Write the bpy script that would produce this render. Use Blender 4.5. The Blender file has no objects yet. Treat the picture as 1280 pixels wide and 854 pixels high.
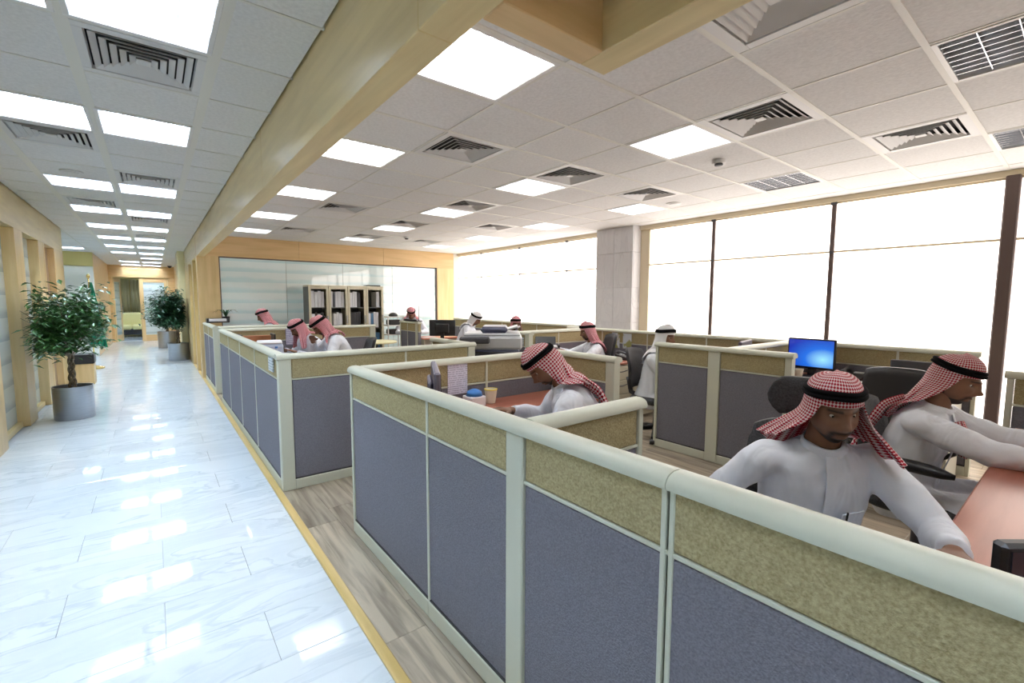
import bpy, bmesh, math, random
import numpy as np
from mathutils import Vector, Matrix, Euler

random.seed(7); np.random.seed(7)
PI = math.pi
sc = bpy.context.scene
COL = sc.collection

# ------------------------------------------------------------------ camera, world, exposure
F_PX, YAW, PITCH, ROLL = 571.4964, 0.66400093, -0.0874678181, 0.00354887245
CAM_Z = 1.45
cam_d = bpy.data.cameras.new('camera'); cam = bpy.data.objects.new('camera', cam_d); COL.objects.link(cam)
cam_d.sensor_fit = 'HORIZONTAL'; cam_d.sensor_width = 36.0; cam_d.lens = F_PX / 1280 * 36.0
cam_d.clip_start = 0.02; cam_d.clip_end = 200
_f = Vector((math.sin(YAW) * math.cos(PITCH), math.cos(YAW) * math.cos(PITCH), math.sin(PITCH)))
_r = Vector((math.cos(YAW), -math.sin(YAW), 0)); _u = _r.cross(_f)
_c, _s = math.cos(ROLL), math.sin(ROLL)
_r2 = _c * _r + _s * _u; _u2 = -_s * _r + _c * _u
cam.matrix_world = Matrix(((_r2.x, _u2.x, -_f.x, 0), (_r2.y, _u2.y, -_f.y, 0), (_r2.z, _u2.z, -_f.z, CAM_Z), (0, 0, 0, 1)))
sc.camera = cam

world = bpy.data.worlds.new('world'); sc.world = world; world.use_nodes = True
world.node_tree.nodes['Background'].inputs[0].default_value = (0.75, 0.85, 1.0, 1)
world.node_tree.nodes['Background'].inputs[1].default_value = 1.0

LAMP_STRENGTH = 66.0      # the fluorescent tubes of the office
CORRIDOR_LAMP = 142.0     # the brighter daylight-white tubes of the corridor
BLIND_STRENGTH = 3.1      # daylight in the roller blinds
sc.view_settings.view_transform = 'Standard'
sc.view_settings.look = 'None'
sc.view_settings.gamma = 1.0
sc.view_settings.use_curve_mapping = False
sc.view_settings.exposure = 0.1
sc.cycles.use_denoising = True
sc.cycles.max_bounces = 8
sc.cycles.diffuse_bounces = 5
sc.cycles.glossy_bounces = 4
sc.cycles.transmission_bounces = 4
sc.cycles.sample_clamp_indirect = 6.0
sc.cycles.caustics_reflective = False
sc.cycles.caustics_refractive = False

# ------------------------------------------------------------------ materials
def _new(name):
    m = bpy.data.materials.new(name); m.use_nodes = True
    nt = m.node_tree
    return m, nt, nt.nodes['Principled BSDF']

def col4(c): return (c[0], c[1], c[2], 1.0)

def mat(name, c, rough=0.5, metal=0.0, spec=0.5, emit=None, estr=0.0):
    m, nt, b = _new(name)
    b.inputs['Base Color'].default_value = col4(c); b.inputs['Roughness'].default_value = rough
    b.inputs['Metallic'].default_value = metal; b.inputs['Specular IOR Level'].default_value = spec
    if emit:
        b.inputs['Emission Color'].default_value = col4(emit); b.inputs['Emission Strength'].default_value = estr
    return m

def noise_mat(name, c1, c2, scale=(1, 1, 1), nscale=5.0, detail=4.0, rough=0.6, lo=0.35, hi=0.65, bump=0.0, distort=0.0,
              spec=0.5, metal=0.0, rand=0.0, rand_val=0.0, bscale=None):
    """two colours mixed by a (stretched) noise; rand shifts the pattern per object, rand_val varies brightness per object"""
    m, nt, b = _new(name); N = nt.nodes; L = nt.links
    tc = N.new('ShaderNodeTexCoord'); mp = N.new('ShaderNodeMapping'); L.new(tc.outputs['Object'], mp.inputs['Vector'])
    mp.inputs['Scale'].default_value = scale
    vec = mp.outputs['Vector']
    if rand or rand_val:
        oi = N.new('ShaderNodeObjectInfo')
    if rand:
        mul = N.new('ShaderNodeMath'); mul.operation = 'MULTIPLY'; mul.inputs[1].default_value = rand
        L.new(oi.outputs['Random'], mul.inputs[0])
        cb = N.new('ShaderNodeCombineXYZ')
        for k in range(3): L.new(mul.outputs[0], cb.inputs[k])
        va = N.new('ShaderNodeVectorMath'); va.operation = 'ADD'
        L.new(vec, va.inputs[0]); L.new(cb.outputs[0], va.inputs[1]); vec = va.outputs[0]
    nz = N.new('ShaderNodeTexNoise'); L.new(vec, nz.inputs['Vector'])
    nz.inputs['Scale'].default_value = nscale; nz.inputs['Detail'].default_value = detail; nz.inputs['Distortion'].default_value = distort
    rp = N.new('ShaderNodeValToRGB'); L.new(nz.outputs['Fac'], rp.inputs['Fac'])
    rp.color_ramp.elements[0].position = lo; rp.color_ramp.elements[1].position = hi
    rp.color_ramp.elements[0].color = col4(c1); rp.color_ramp.elements[1].color = col4(c2)
    out = rp.outputs['Color']
    if rand_val:
        mr = N.new('ShaderNodeMapRange'); L.new(oi.outputs['Random'], mr.inputs['Value'])
        mr.inputs['To Min'].default_value = 1 - rand_val; mr.inputs['To Max'].default_value = 1 + rand_val * 0.6
        hs = N.new('ShaderNodeHueSaturation'); L.new(out, hs.inputs['Color']); L.new(mr.outputs[0], hs.inputs['Value']); out = hs.outputs['Color']
    L.new(out, b.inputs['Base Color'])
    b.inputs['Roughness'].default_value = rough; b.inputs['Specular IOR Level'].default_value = spec; b.inputs['Metallic'].default_value = metal
    if bump:
        bp = N.new('ShaderNodeBump'); bp.inputs['Strength'].default_value = bump; bp.inputs['Distance'].default_value = 0.01
        L.new(nz.outputs['Fac'], bp.inputs['Height']); L.new(bp.outputs[0], b.inputs['Normal'])
    return m

def marble_mat(name, base, vein, rough, rand=20.0, rot=0.25):
    m, nt, b = _new(name); N = nt.nodes; L = nt.links
    tc = N.new('ShaderNodeTexCoord'); mp = N.new('ShaderNodeMapping'); L.new(tc.outputs['Object'], mp.inputs['Vector'])
    mp.inputs['Scale'].default_value = (1.0, 3.4, 1.0); mp.inputs['Rotation'].default_value = (0, 0, rot)
    oi = N.new('ShaderNodeObjectInfo'); mul = N.new('ShaderNodeMath'); mul.operation = 'MULTIPLY'; mul.inputs[1].default_value = rand
    L.new(oi.outputs['Random'], mul.inputs[0])
    va = N.new('ShaderNodeVectorMath'); va.operation = 'ADD'; L.new(mp.outputs[0], va.inputs[0]); L.new(mul.outputs[0], va.inputs[1])
    n1 = N.new('ShaderNodeTexNoise'); L.new(va.outputs[0], n1.inputs['Vector'])
    n1.inputs['Scale'].default_value = 1.6; n1.inputs['Detail'].default_value = 8; n1.inputs['Distortion'].default_value = 0.9
    r1 = N.new('ShaderNodeValToRGB'); L.new(n1.outputs['Fac'], r1.inputs['Fac'])
    e = r1.color_ramp.elements
    e[0].position = 0.0; e[0].color = (0, 0, 0, 1); e[1].position = 1.0; e[1].color = (0, 0, 0, 1)
    for p, v in ((0.455, 0), (0.495, 0.75), (0.52, 0.15), (0.6, 0.4), (0.7, 0.05)):
        x = e.new(p); x.color = (v, v, v, 1)
    n2 = N.new('ShaderNodeTexNoise'); L.new(va.outputs[0], n2.inputs['Vector'])
    n2.inputs['Scale'].default_value = 0.9; n2.inputs['Detail'].default_value = 3
    m2 = N.new('ShaderNodeMath'); m2.operation = 'MULTIPLY'; L.new(r1.outputs['Color'], m2.inputs[0]); L.new(n2.outputs['Fac'], m2.inputs[1])
    mx = N.new('ShaderNodeMixRGB'); L.new(m2.outputs[0], mx.inputs['Fac'])
    mx.inputs['Color1'].default_value = col4(base); mx.inputs['Color2'].default_value = col4(vein)
    L.new(mx.outputs[0], b.inputs['Base Color']); b.inputs['Roughness'].default_value = rough; b.inputs['IOR'].default_value = 1.65
    return m

def glass_panel_mat(name, c1, c2, stripe=7.0, rough=0.04, spec=0.9, alpha=1.0):
    """etched partition glass: frosted horizontal bands on a glossy sheet"""
    m, nt, b = _new(name); N = nt.nodes; L = nt.links
    tc = N.new('ShaderNodeTexCoord'); sp = N.new('ShaderNodeSeparateXYZ'); L.new(tc.outputs['Object'], sp.inputs[0])
    mu = N.new('ShaderNodeMath'); mu.operation = 'MULTIPLY'; mu.inputs[1].default_value = stripe; L.new(sp.outputs['Z'], mu.inputs[0])
    fr = N.new('ShaderNodeMath'); fr.operation = 'FRACT'; L.new(mu.outputs[0], fr.inputs[0])
    nz = N.new('ShaderNodeTexNoise'); L.new(tc.outputs['Object'], nz.inputs['Vector']); nz.inputs['Scale'].default_value = 1.3; nz.inputs['Detail'].default_value = 5
    ad = N.new('ShaderNodeMath'); ad.operation = 'ADD'; L.new(fr.outputs[0], ad.inputs[0]); L.new(nz.outputs['Fac'], ad.inputs[1])
    rp = N.new('ShaderNodeValToRGB'); L.new(ad.outputs[0], rp.inputs['Fac'])
    rp.color_ramp.elements[0].position = 0.62; rp.color_ramp.elements[1].position = 0.9
    rp.color_ramp.elements[0].color = col4(c1); rp.color_ramp.elements[1].color = col4(c2)
    L.new(rp.outputs[0], b.inputs['Base Color']); b.inputs['Roughness'].default_value = rough; b.inputs['Specular IOR Level'].default_value = spec
    b.inputs['IOR'].default_value = 1.7
    return m

def check_mat(name, red, white, cell):
    m, nt, b = _new(name); N = nt.nodes; L = nt.links
    uv = N.new('ShaderNodeUVMap'); uv.uv_map = 'UVMap'
    mp = N.new('ShaderNodeMapping'); mp.inputs['Rotation'].default_value = (0, 0, PI / 4); L.new(uv.outputs[0], mp.inputs['Vector'])
    ck = N.new('ShaderNodeTexChecker'); L.new(mp.outputs[0], ck.inputs['Vector']); ck.inputs['Scale'].default_value = 1.0 / cell
    ck.inputs['Color1'].default_value = col4(red); ck.inputs['Color2'].default_value = col4(white)
    L.new(ck.outputs['Color'], b.inputs['Base Color']); b.inputs['Roughness'].default_value = 0.85; b.inputs['Specular IOR Level'].default_value = 0.15
    return m

def skin_mat(name, skin, dark):
    m, nt, b = _new(name); N = nt.nodes; L = nt.links
    at = N.new('ShaderNodeAttribute'); at.attribute_name = 'tone'
    mx = N.new('ShaderNodeMixRGB'); L.new(at.outputs['Fac'], mx.inputs['Fac'])
    mx.inputs['Color1'].default_value = col4(skin); mx.inputs['Color2'].default_value = col4(dark)
    L.new(mx.outputs[0], b.inputs['Base Color']); b.inputs['Roughness'].default_value = 0.5; b.inputs['Specular IOR Level'].default_value = 0.35
    return m

def cloth_mat(name, c, fold=0.5):
    m, nt, b = _new(name); N = nt.nodes; L = nt.links
    b.inputs['Base Color'].default_value = col4(c); b.inputs['Roughness'].default_value = 0.75; b.inputs['Specular IOR Level'].default_value = 0.2
    tc = N.new('ShaderNodeTexCoord'); mp = N.new('ShaderNodeMapping'); L.new(tc.outputs['Object'], mp.inputs['Vector'])
    mp.inputs['Scale'].default_value = (9, 7, 3.0); mp.inputs['Rotation'].default_value = (0.3, 0.35, 0)
    nz = N.new('ShaderNodeTexNoise'); L.new(mp.outputs[0], nz.inputs['Vector']); nz.inputs['Scale'].default_value = 1.0; nz.inputs['Detail'].default_value = 2; nz.inputs['Distortion'].default_value = 1.2
    bp = N.new('ShaderNodeBump'); bp.inputs['Strength'].default_value = fold; bp.inputs['Distance'].default_value = 0.035
    L.new(nz.outputs['Fac'], bp.inputs['Height']); L.new(bp.outputs[0], b.inputs['Normal'])
    return m

def screen_mat(name):
    m, nt, b = _new(name); N = nt.nodes; L = nt.links
    tc = N.new('ShaderNodeTexCoord'); mp = N.new('ShaderNodeMapping'); L.new(tc.outputs['Generated'], mp.inputs['Vector'])
    mp.inputs['Location'].default_value = (-0.78, 0, -0.3)
    gr = N.new('ShaderNodeTexGradient'); gr.gradient_type = 'SPHERICAL'; L.new(mp.outputs[0], gr.inputs['Vector'])
    rp = N.new('ShaderNodeValToRGB'); L.new(gr.outputs['Fac'], rp.inputs['Fac'])
    rp.color_ramp.elements[0].position = 0.15; rp.color_ramp.elements[0].color = (0.008, 0.03, 0.42, 1)
    rp.color_ramp.elements[1].position = 1.0; rp.color_ramp.elements[1].color = (0.35, 0.8, 1.0, 1)
    x = rp.color_ramp.elements.new(0.6); x.color = (0.015, 0.16, 0.75, 1)
    L.new(rp.outputs[0], b.inputs['Emission Color']); b.inputs['Emission Strength'].default_value = 1.0
    b.inputs['Base Color'].default_value = (0.01, 0.01, 0.02, 1); b.inputs['Roughness'].default_value = 0.2
    return m

def text_lines_mat(name, paper, ink, nlines=14.0):
    """a printed sheet: rows of broken lines of print"""
    m, nt, b = _new(name); N = nt.nodes; L = nt.links
    tc = N.new('ShaderNodeTexCoord'); sp = N.new('ShaderNodeSeparateXYZ'); L.new(tc.outputs['Generated'], sp.inputs[0])
    mu = N.new('ShaderNodeMath'); mu.operation = 'MULTIPLY'; mu.inputs[1].default_value = nlines; L.new(sp.outputs['Z'], mu.inputs[0])
    fr = N.new('ShaderNodeMath'); fr.operation = 'FRACT'; L.new(mu.outputs[0], fr.inputs[0])
    gt = N.new('ShaderNodeMath'); gt.operation = 'GREATER_THAN'; gt.inputs[1].default_value = 0.6; L.new(fr.outputs[0], gt.inputs[0])
    nz = N.new('ShaderNodeTexNoise'); mp = N.new('ShaderNodeMapping'); mp.inputs['Scale'].default_value = (9, 9, nlines); L.new(tc.outputs['Generated'], mp.inputs[0]); L.new(mp.outputs[0], nz.inputs['Vector']); nz.inputs['Scale'].default_value = 1.0
    g2 = N.new('ShaderNodeMath'); g2.operation = 'GREATER_THAN'; g2.inputs[1].default_value = 0.45; L.new(nz.outputs['Fac'], g2.inputs[0])
    ml = N.new('ShaderNodeMath'); ml.operation = 'MULTIPLY'; L.new(gt.outputs[0], ml.inputs[0]); L.new(g2.outputs[0], ml.inputs[1])
    mx = N.new('ShaderNodeMixRGB'); L.new(ml.outputs[0], mx.inputs['Fac']); mx.inputs['Color1'].default_value = col4(paper); mx.inputs['Color2'].default_value = col4(ink)
    L.new(mx.outputs[0], b.inputs['Base Color']); b.inputs['Roughness'].default_value = 0.8
    return m

MT = {}
MT['marble'] = marble_mat('marble_floor', (0.80, 0.87, 0.92), (0.40, 0.49, 0.57), 0.035)
MT['marble_grey'] = marble_mat('marble_pillar', (0.72, 0.72, 0.75), (0.52, 0.52, 0.56), 0.25, rot=1.0)
MT['grout'] = mat('grout', (0.42, 0.46, 0.5), 0.6)
MT['plank'] = noise_mat('oak_plank', (0.20, 0.155, 0.11), (0.55, 0.47, 0.36), (16, 1.1, 1), 1.5, 6, 0.3, 0.28, 0.62, 0.08, 0.8, rand=30, rand_val=0.3)
MT['plank_gap'] = mat('plank_gap', (0.2, 0.17, 0.13), 0.7)
MT['maple'] = noise_mat('maple_veneer', (0.64, 0.49, 0.24), (0.78, 0.62, 0.33), (7, 0.6, 7), 2.2, 5, 0.32, 0.3, 0.7, 0.02, 0.3)
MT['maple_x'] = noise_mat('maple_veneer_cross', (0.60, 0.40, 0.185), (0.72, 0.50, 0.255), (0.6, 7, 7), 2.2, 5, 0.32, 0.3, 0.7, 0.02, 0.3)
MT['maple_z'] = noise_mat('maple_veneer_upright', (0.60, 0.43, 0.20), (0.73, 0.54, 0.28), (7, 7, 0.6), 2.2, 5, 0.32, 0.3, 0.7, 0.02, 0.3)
MT['brown_door'] = noise_mat('brown_door', (0.30, 0.17, 0.09), (0.40, 0.24, 0.13), (7, 7, 0.6), 2.2, 5, 0.35)
MT['threshold'] = noise_mat('threshold_wood', (0.62, 0.44, 0.16), (0.74, 0.55, 0.24), (9, 0.7, 9), 2.5, 4, 0.28)
MT['tile'] = noise_mat('ceiling_tile', (0.69, 0.69, 0.69), (0.78, 0.78, 0.78), (1, 1, 1), 55, 3, 0.9, 0.3, 0.7, 0.15, rand=9, rand_val=0.03)
MT['tee'] = mat('ceiling_tee', (0.72, 0.71, 0.66), 0.5)
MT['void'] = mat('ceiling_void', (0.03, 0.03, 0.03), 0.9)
MT['white'] = mat('white_enamel', (0.75, 0.75, 0.74), 0.4)
MT['vent'] = mat('vent_enamel', (0.66, 0.66, 0.66), 0.45)
MT['louvre'] = mat('louvre_aluminium', (0.82, 0.84, 0.88), 0.22, 0.85)
MT['reflector'] = mat('reflector', (0.8, 0.82, 0.86), 0.3, 0.6)
MT['lamp'] = mat('lamp_tube', (1, 1, 1), 0.4, emit=(1.0, 0.985, 0.96), estr=LAMP_STRENGTH)
MT['lamp_corridor'] = mat('corridor_lamp_tube', (1, 1, 1), 0.4, emit=(0.82, 0.96, 1.14), estr=CORRIDOR_LAMP)
MT['lamp_off'] = mat('lamp_tube_off', (0.8, 0.8, 0.8), 0.3)
MT['gold'] = noise_mat('gold_fabric', (0.285, 0.24, 0.125), (0.46, 0.395, 0.23), (1, 1, 1), 160, 3, 0.95, 0.3, 0.7, 0.5, spec=0.1)
MT['grey'] = noise_mat('grey_fabric', (0.15, 0.147, 0.175), (0.215, 0.212, 0.245), (1, 1, 1), 190, 3, 0.95, 0.3, 0.7, 0.5, spec=0.1)
MT['frame'] = mat('partition_frame', (0.60, 0.62, 0.52), 0.38)
MT['gap'] = mat('dark_gap', (0.04, 0.04, 0.04), 0.8)
MT['desk'] = noise_mat('cherry_desk', (0.33, 0.105, 0.065), (0.42, 0.15, 0.095), (1, 9, 9), 2.0, 5, 0.28, spec=0.6)
MT['ped'] = mat('pedestal_laminate', (0.52, 0.50, 0.42), 0.5)
MT['black'] = mat('black_plastic', (0.012, 0.012, 0.014), 0.4)
MT['blackfab'] = noise_mat('black_upholstery', (0.008, 0.008, 0.01), (0.03, 0.03, 0.035), (1, 1, 1), 120, 2, 0.7, bump=0.2)
MT['leather'] = mat('black_leather', (0.03, 0.03, 0.034), 0.38)
MT['dkgrey'] = mat('dark_grey_plastic', (0.06, 0.06, 0.07), 0.45)
MT['navy'] = mat('navy_plastic', (0.05, 0.055, 0.10), 0.4)
MT['ltgrey'] = mat('light_grey_plastic', (0.55, 0.57, 0.6), 0.45)
MT['steel'] = noise_mat('brushed_steel', (0.36, 0.38, 0.41), (0.42, 0.44, 0.47), (1, 1, 60), 6, 3, 0.3, metal=1.0)
MT['chrome'] = mat('chrome', (0.7, 0.7, 0.72), 0.15, 1.0)
MT['soil'] = noise_mat('soil', (0.02, 0.014, 0.01), (0.05, 0.035, 0.025), nscale=40, rough=0.95)
MT['bark'] = noise_mat('bark', (0.10, 0.075, 0.05), (0.24, 0.19, 0.13), (20, 20, 4), 3, 4, 0.8, bump=0.3)
MT['leaf'] = noise_mat('ficus_leaf', (0.012, 0.055, 0.014), (0.06, 0.17, 0.035), nscale=9, rough=0.35, lo=0.3, hi=0.75)
MT['leaf2'] = noise_mat('blue_green_leaf', (0.006, 0.05, 0.02), (0.03, 0.13, 0.05), nscale=9, rough=0.4, lo=0.3, hi=0.75)
MT['flag'] = noise_mat('green_flag', (0.0, 0.16, 0.075), (0.01, 0.24, 0.12), nscale=2, rough=0.7)
MT['brass'] = mat('brass', (0.75, 0.55, 0.2), 0.25, 1.0)
MT['mullion'] = mat('mullion_bronze', (0.10, 0.065, 0.06), 0.4)
MT['blind'] = mat('roller_blind', (0.85, 0.82, 0.76), 0.85, emit=(1.0, 0.91, 0.85), estr=BLIND_STRENGTH)
MT['cassette'] = mat('blind_cassette', (0.72, 0.63, 0.46), 0.6)
MT['pane'] = mat('window_pane', (0.6, 0.7, 0.75), 0.05)
MT['glassback'] = glass_panel_mat('etched_glass', (0.62, 0.84, 0.88), (0.80, 0.94, 0.96), 5.0)
MT['glassleft'] = glass_panel_mat('etched_glass_corridor', (0.44, 0.55, 0.57), (0.62, 0.72, 0.74), 4.0)
MT['cream'] = mat('cream_wall', (0.80, 0.80, 0.72), 0.6)
MT['creamyellow'] = mat('cream_yellow_paint', (0.82, 0.74, 0.46), 0.5)
MT['yellowwood'] = mat('yellow_panel', (0.68, 0.57, 0.22), 0.5)
MT['curtain'] = noise_mat('pale_curtain', (0.62, 0.56, 0.33), (0.72, 0.66, 0.42), (9, 9, 0.3), 2, 3, 0.8)
MT['sofa'] = mat('yellow_sofa', (0.78, 0.72, 0.36), 0.7)
MT['wallpaint'] = mat('wall_paint', (0.68, 0.66, 0.60), 0.7)
MT['thobe'] = cloth_mat('white_thobe', (0.80, 0.84, 0.93), 0.7)
MT['scarf_white'] = cloth_mat('white_headscarf', (0.78, 0.79, 0.82), 0.2)
MT['check'] = check_mat('red_check_headscarf', (0.33, 0.016, 0.036), (0.70, 0.58, 0.60), 0.0082)
MT['check_mid'] = check_mat('red_check_headscarf_mid', (0.33, 0.016, 0.036), (0.70, 0.58, 0.60), 0.0115)
MT['check_far'] = check_mat('red_check_headscarf_fine', (0.38, 0.03, 0.06), (0.72, 0.50, 0.53), 0.008)
MT['cord'] = mat('black_cord', (0.004, 0.004, 0.005), 0.95, spec=0.1)
MT['skin'] = skin_mat('skin', (0.21, 0.105, 0.062), (0.010, 0.008, 0.007))
MT['eyewhite'] = mat('eye_white', (0.55, 0.52, 0.48), 0.3)
MT['shoe'] = mat('shoe_leather', (0.02, 0.015, 0.012), 0.4)
MT['paper'] = text_lines_mat('printed_paper', (0.72, 0.72, 0.86), (0.42, 0.42, 0.55), 16)
MT['sign'] = text_lines_mat('sign_plate', (0.62, 0.68, 0.72), (0.25, 0.32, 0.38), 5)
MT['lined'] = text_lines_mat('lined_sheet', (0.33, 0.32, 0.48), (0.62, 0.62, 0.72), 9)
MT['plainpaper'] = mat('white_paper', (0.8, 0.8, 0.82), 0.8)
MT['cupwhite'] = mat('cup_white', (0.8, 0.76, 0.62), 0.5)
MT['yellow'] = mat('yellow_plastic', (0.75, 0.6, 0.08), 0.5)
MT['blue'] = mat('blue_plastic', (0.05, 0.22, 0.6), 0.45)
MT['paleblue'] = mat('pale_blue_plastic', (0.58, 0.68, 0.84), 0.45)
MT['orange'] = mat('orange_brown', (0.42, 0.17, 0.07), 0.5)
MT['red'] = mat('dark_red', (0.3, 0.03, 0.04), 0.5)
MT['tabletop'] = mat('pale_yellow_laminate', (0.72, 0.68, 0.42), 0.4)
MT['screen'] = screen_mat('blue_desktop')
MT['screenoff'] = mat('dark_screen', (0.03, 0.028, 0.04), 0.15)
MT['screengrey'] = mat('grey_monitor_back', (0.13, 0.115, 0.16), 0.45)
MT['cabgrey'] = mat('dark_cabinet_side', (0.09, 0.10, 0.10), 0.5)
MT['cabinet'] = mat('cream_cabinet', (0.62, 0.58, 0.44), 0.45)
MT['cabglass'] = mat('smoked_cabinet_glass', (0.03, 0.032, 0.035), 0.06, spec=0.8)
MT['binder_w'] = mat('white_binder', (0.72, 0.74, 0.8), 0.6)
MT['binder_b'] = mat('blue_binder', (0.06, 0.16, 0.3), 0.5)
MT['binder_k'] = mat('black_binder', (0.03, 0.03, 0.035), 0.5)
MT['map'] = noise_mat('land_map', (0.62, 0.68, 0.74), (0.36, 0.36, 0.14), nscale=7, detail=3, lo=0.5, hi=0.56, rough=0.7)

# ------------------------------------------------------------------ mesh helpers
class MB:
    def __init__(s): s.v = []; s.f = []; s.m = []
    def add(s, vs, fs, m=0):
        n = len(s.v); s.v.extend([tuple(p) for p in vs])
        for f in fs: s.f.append([i + n for i in f]); s.m.append(m)
        return s
    def box(s, x0, x1, y0, y1, z0, z1, m=0):
        v = [(x, y, z) for z in (z0, z1) for y in (y0, y1) for x in (x0, x1)]
        return s.add(v, [(0, 2, 3, 1), (4, 5, 7, 6), (0, 1, 5, 4), (2, 6, 7, 3), (0, 4, 6, 2), (1, 3, 7, 5)], m)
    def cbox(s, x0, x1, y0, y1, z0, z1, b=0.005, m=0):
        b = min(b, abs(x1 - x0) * .45, abs(y1 - y0) * .45, abs(z1 - z0) * .45)
        X = (x0, x1); Y = (y0, y1); Z = (z0, z1); xi = (x0 + b, x1 - b); yi = (y0 + b, y1 - b); zi = (z0 + b, z1 - b)
        vs = []; I = {}
        for i in (0, 1):
            for j in (0, 1):
                for k in (0, 1):
                    I[i, j, k] = len(vs); vs += [(X[i], yi[j], zi[k]), (xi[i], Y[j], zi[k]), (xi[i], yi[j], Z[k])]
        fs = []
        for i in (0, 1): fs.append([I[i, 0, 0], I[i, 1, 0], I[i, 1, 1], I[i, 0, 1]])
        for j in (0, 1): fs.append([I[0, j, 0] + 1, I[1, j, 0] + 1, I[1, j, 1] + 1, I[0, j, 1] + 1])
        for k in (0, 1): fs.append([I[0, 0, k] + 2, I[1, 0, k] + 2, I[1, 1, k] + 2, I[0, 1, k] + 2])
        for i in (0, 1):
            for j in (0, 1): fs.append([I[i, j, 0], I[i, j, 1], I[i, j, 1] + 1, I[i, j, 0] + 1])
            for k in (0, 1): fs.append([I[i, 0, k], I[i, 1, k], I[i, 1, k] + 2, I[i, 0, k] + 2])
        for j in (0, 1):
            for k in (0, 1): fs.append([I[0, j, k] + 1, I[1, j, k] + 1, I[1, j, k] + 2, I[0, j, k] + 2])
        for q in I.values(): fs.append([q, q + 1, q + 2])
        return s.add(vs, fs, m)
    def rings(s, rs, m=0, cap=True, closed=True):
        """loft through rings (lists of points, all the same length)"""
        n = len(rs[0]); vs = [p for r in rs for p in r]; fs = []
        for i in range(len(rs) - 1):
            for j in range(n if closed else n - 1):
                a = i * n + j; b = i * n + (j + 1) % n
                fs.append((a, b, b + n, a + n))
        if cap and closed: fs.append(list(range(n))[::-1]); fs.append([(len(rs) - 1) * n + j for j in range(n)])
        return s.add(vs, fs, m)
    def tube(s, pts, rad, n=10, m=0, cap=True):
        pts = [Vector(p) for p in pts]
        if not hasattr(rad, '__len__'): rad = [rad] * len(pts)
        rs = []; ref = None
        for i, p in enumerate(pts):
            d = (pts[min(i + 1, len(pts) - 1)] - pts[max(i - 1, 0)])
            d = d.normalized() if d.length > 1e-9 else Vector((0, 0, 1))
            if ref is None: ref = Vector((1, 0, 0)) if abs(d.x) < .8 else Vector((0, 1, 0))
            a = (ref - d * ref.dot(d)).normalized(); ref = a; b = d.cross(a)
            rs.append([p + (a * math.cos(2 * PI * k / n) + b * math.sin(2 * PI * k / n)) * rad[i] for k in range(n)])
        return s.rings(rs, m, cap)
    def capsule(s, p, q, r0, r1, n=12, m=0):
        p = Vector(p); q = Vector(q); d = (q - p); L = d.length or 1e-6; d /= L
        pts = []; rad = []
        for k in range(4):
            a = PI / 2 * (1 - k / 4); pts.append(p - d * r0 * math.sin(a)); rad.append(max(r0 * math.cos(a), 1e-4))
        pts.append(p); rad.append(r0); pts.append(q); rad.append(r1)
        for k in range(1, 5):
            a = PI / 2 * k / 4; pts.append(q + d * r1 * math.sin(a)); rad.append(max(r1 * math.cos(a), 1e-4))
        return s.tube(pts, rad, n, m)
    def lathe(s, prof, n=32, c=(0, 0, 0), m=0, cap=True):
        rs = [[(c[0] + r * math.cos(2 * PI * k / n), c[1] + r * math.sin(2 * PI * k / n), c[2] + z) for k in range(n)] for r, z in prof]
        return s.rings(rs, m, cap)
    def sphere(s, c, r, n=12, m=0):
        r = r if hasattr(r, '__len__') else (r, r, r)
        k = max(6, n // 2 + 1)
        rs = []
        for i in range(k + 1):
            a = PI * i / k; rr = max(math.sin(a), 1e-3)
            rs.append([(c[0] + r[0] * rr * math.cos(2 * PI * j / n), c[1] + r[1] * rr * math.sin(2 * PI * j / n), c[2] - r[2] * math.cos(a)) for j in range(n)])
        return s.rings(rs, m, True)
    def mesh(s, name, recalc=True):
        me = bpy.data.meshes.new(name); me.from_pydata(s.v, [], s.f); me.update()
        if s.m: me.polygons.foreach_set('material_index', s.m)
        if recalc:
            bm = bmesh.new(); bm.from_mesh(me); bmesh.ops.recalc_face_normals(bm, faces=bm.faces); bm.to_mesh(me); bm.free()
        return me
    def build(s, name, mats, parent=None, smooth=False, world=False, recalc=True):
        me = s.mesh(name, recalc)
        return link(name, me, mats, parent, smooth, world)

def M(x): return MT[x] if isinstance(x, str) else x

def link(name, me, mats, parent=None, smooth=False, world=False):
    if not isinstance(mats, (list, tuple)): mats = [mats]
    if not me.materials:
        for x in mats: me.materials.append(M(x))
    if smooth:
        me.polygons.foreach_set('use_smooth', [True] * len(me.polygons))
        if smooth == 'angle':
            try: me.set_sharp_from_angle(angle=math.radians(35))
            except Exception: pass
    o = bpy.data.objects.new(name, me); COL.objects.link(o)
    if parent:
        o.parent = parent
        if world: o.location = -parent.location      # vertices are in world coordinates and the parent is not rotated
    return o

def tag(o, label=None, cat=None, group=None, kind=None):
    if label: o['label'] = label
    if cat: o['category'] = cat
    if group: o['group'] = group
    if kind: o['kind'] = kind
    return o

def empty(name, loc=(0, 0, 0), rz=0.0):
    o = bpy.data.objects.new(name, None); COL.objects.link(o); o.location = loc; o.rotation_euler = (0, 0, rz)
    o.empty_display_size = 0.05
    return o

def thing(name, label, cat, loc=(0, 0, 0), rz=0.0, group=None, kind=None):
    return tag(empty(name, loc, rz), label, cat, group, kind)

def inst(name, me, parent, loc=(0, 0, 0), rot=None):
    """another object on shared mesh data"""
    o = bpy.data.objects.new(name, me); COL.objects.link(o); o.parent = parent; o.location = loc
    if rot: o.rotation_euler = rot
    return o

def copy_tree(o, parent=None):
    c = o.copy(); COL.objects.link(c); c.parent = parent
    for ch in list(o.children): copy_tree(ch, c)
    return c

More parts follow.
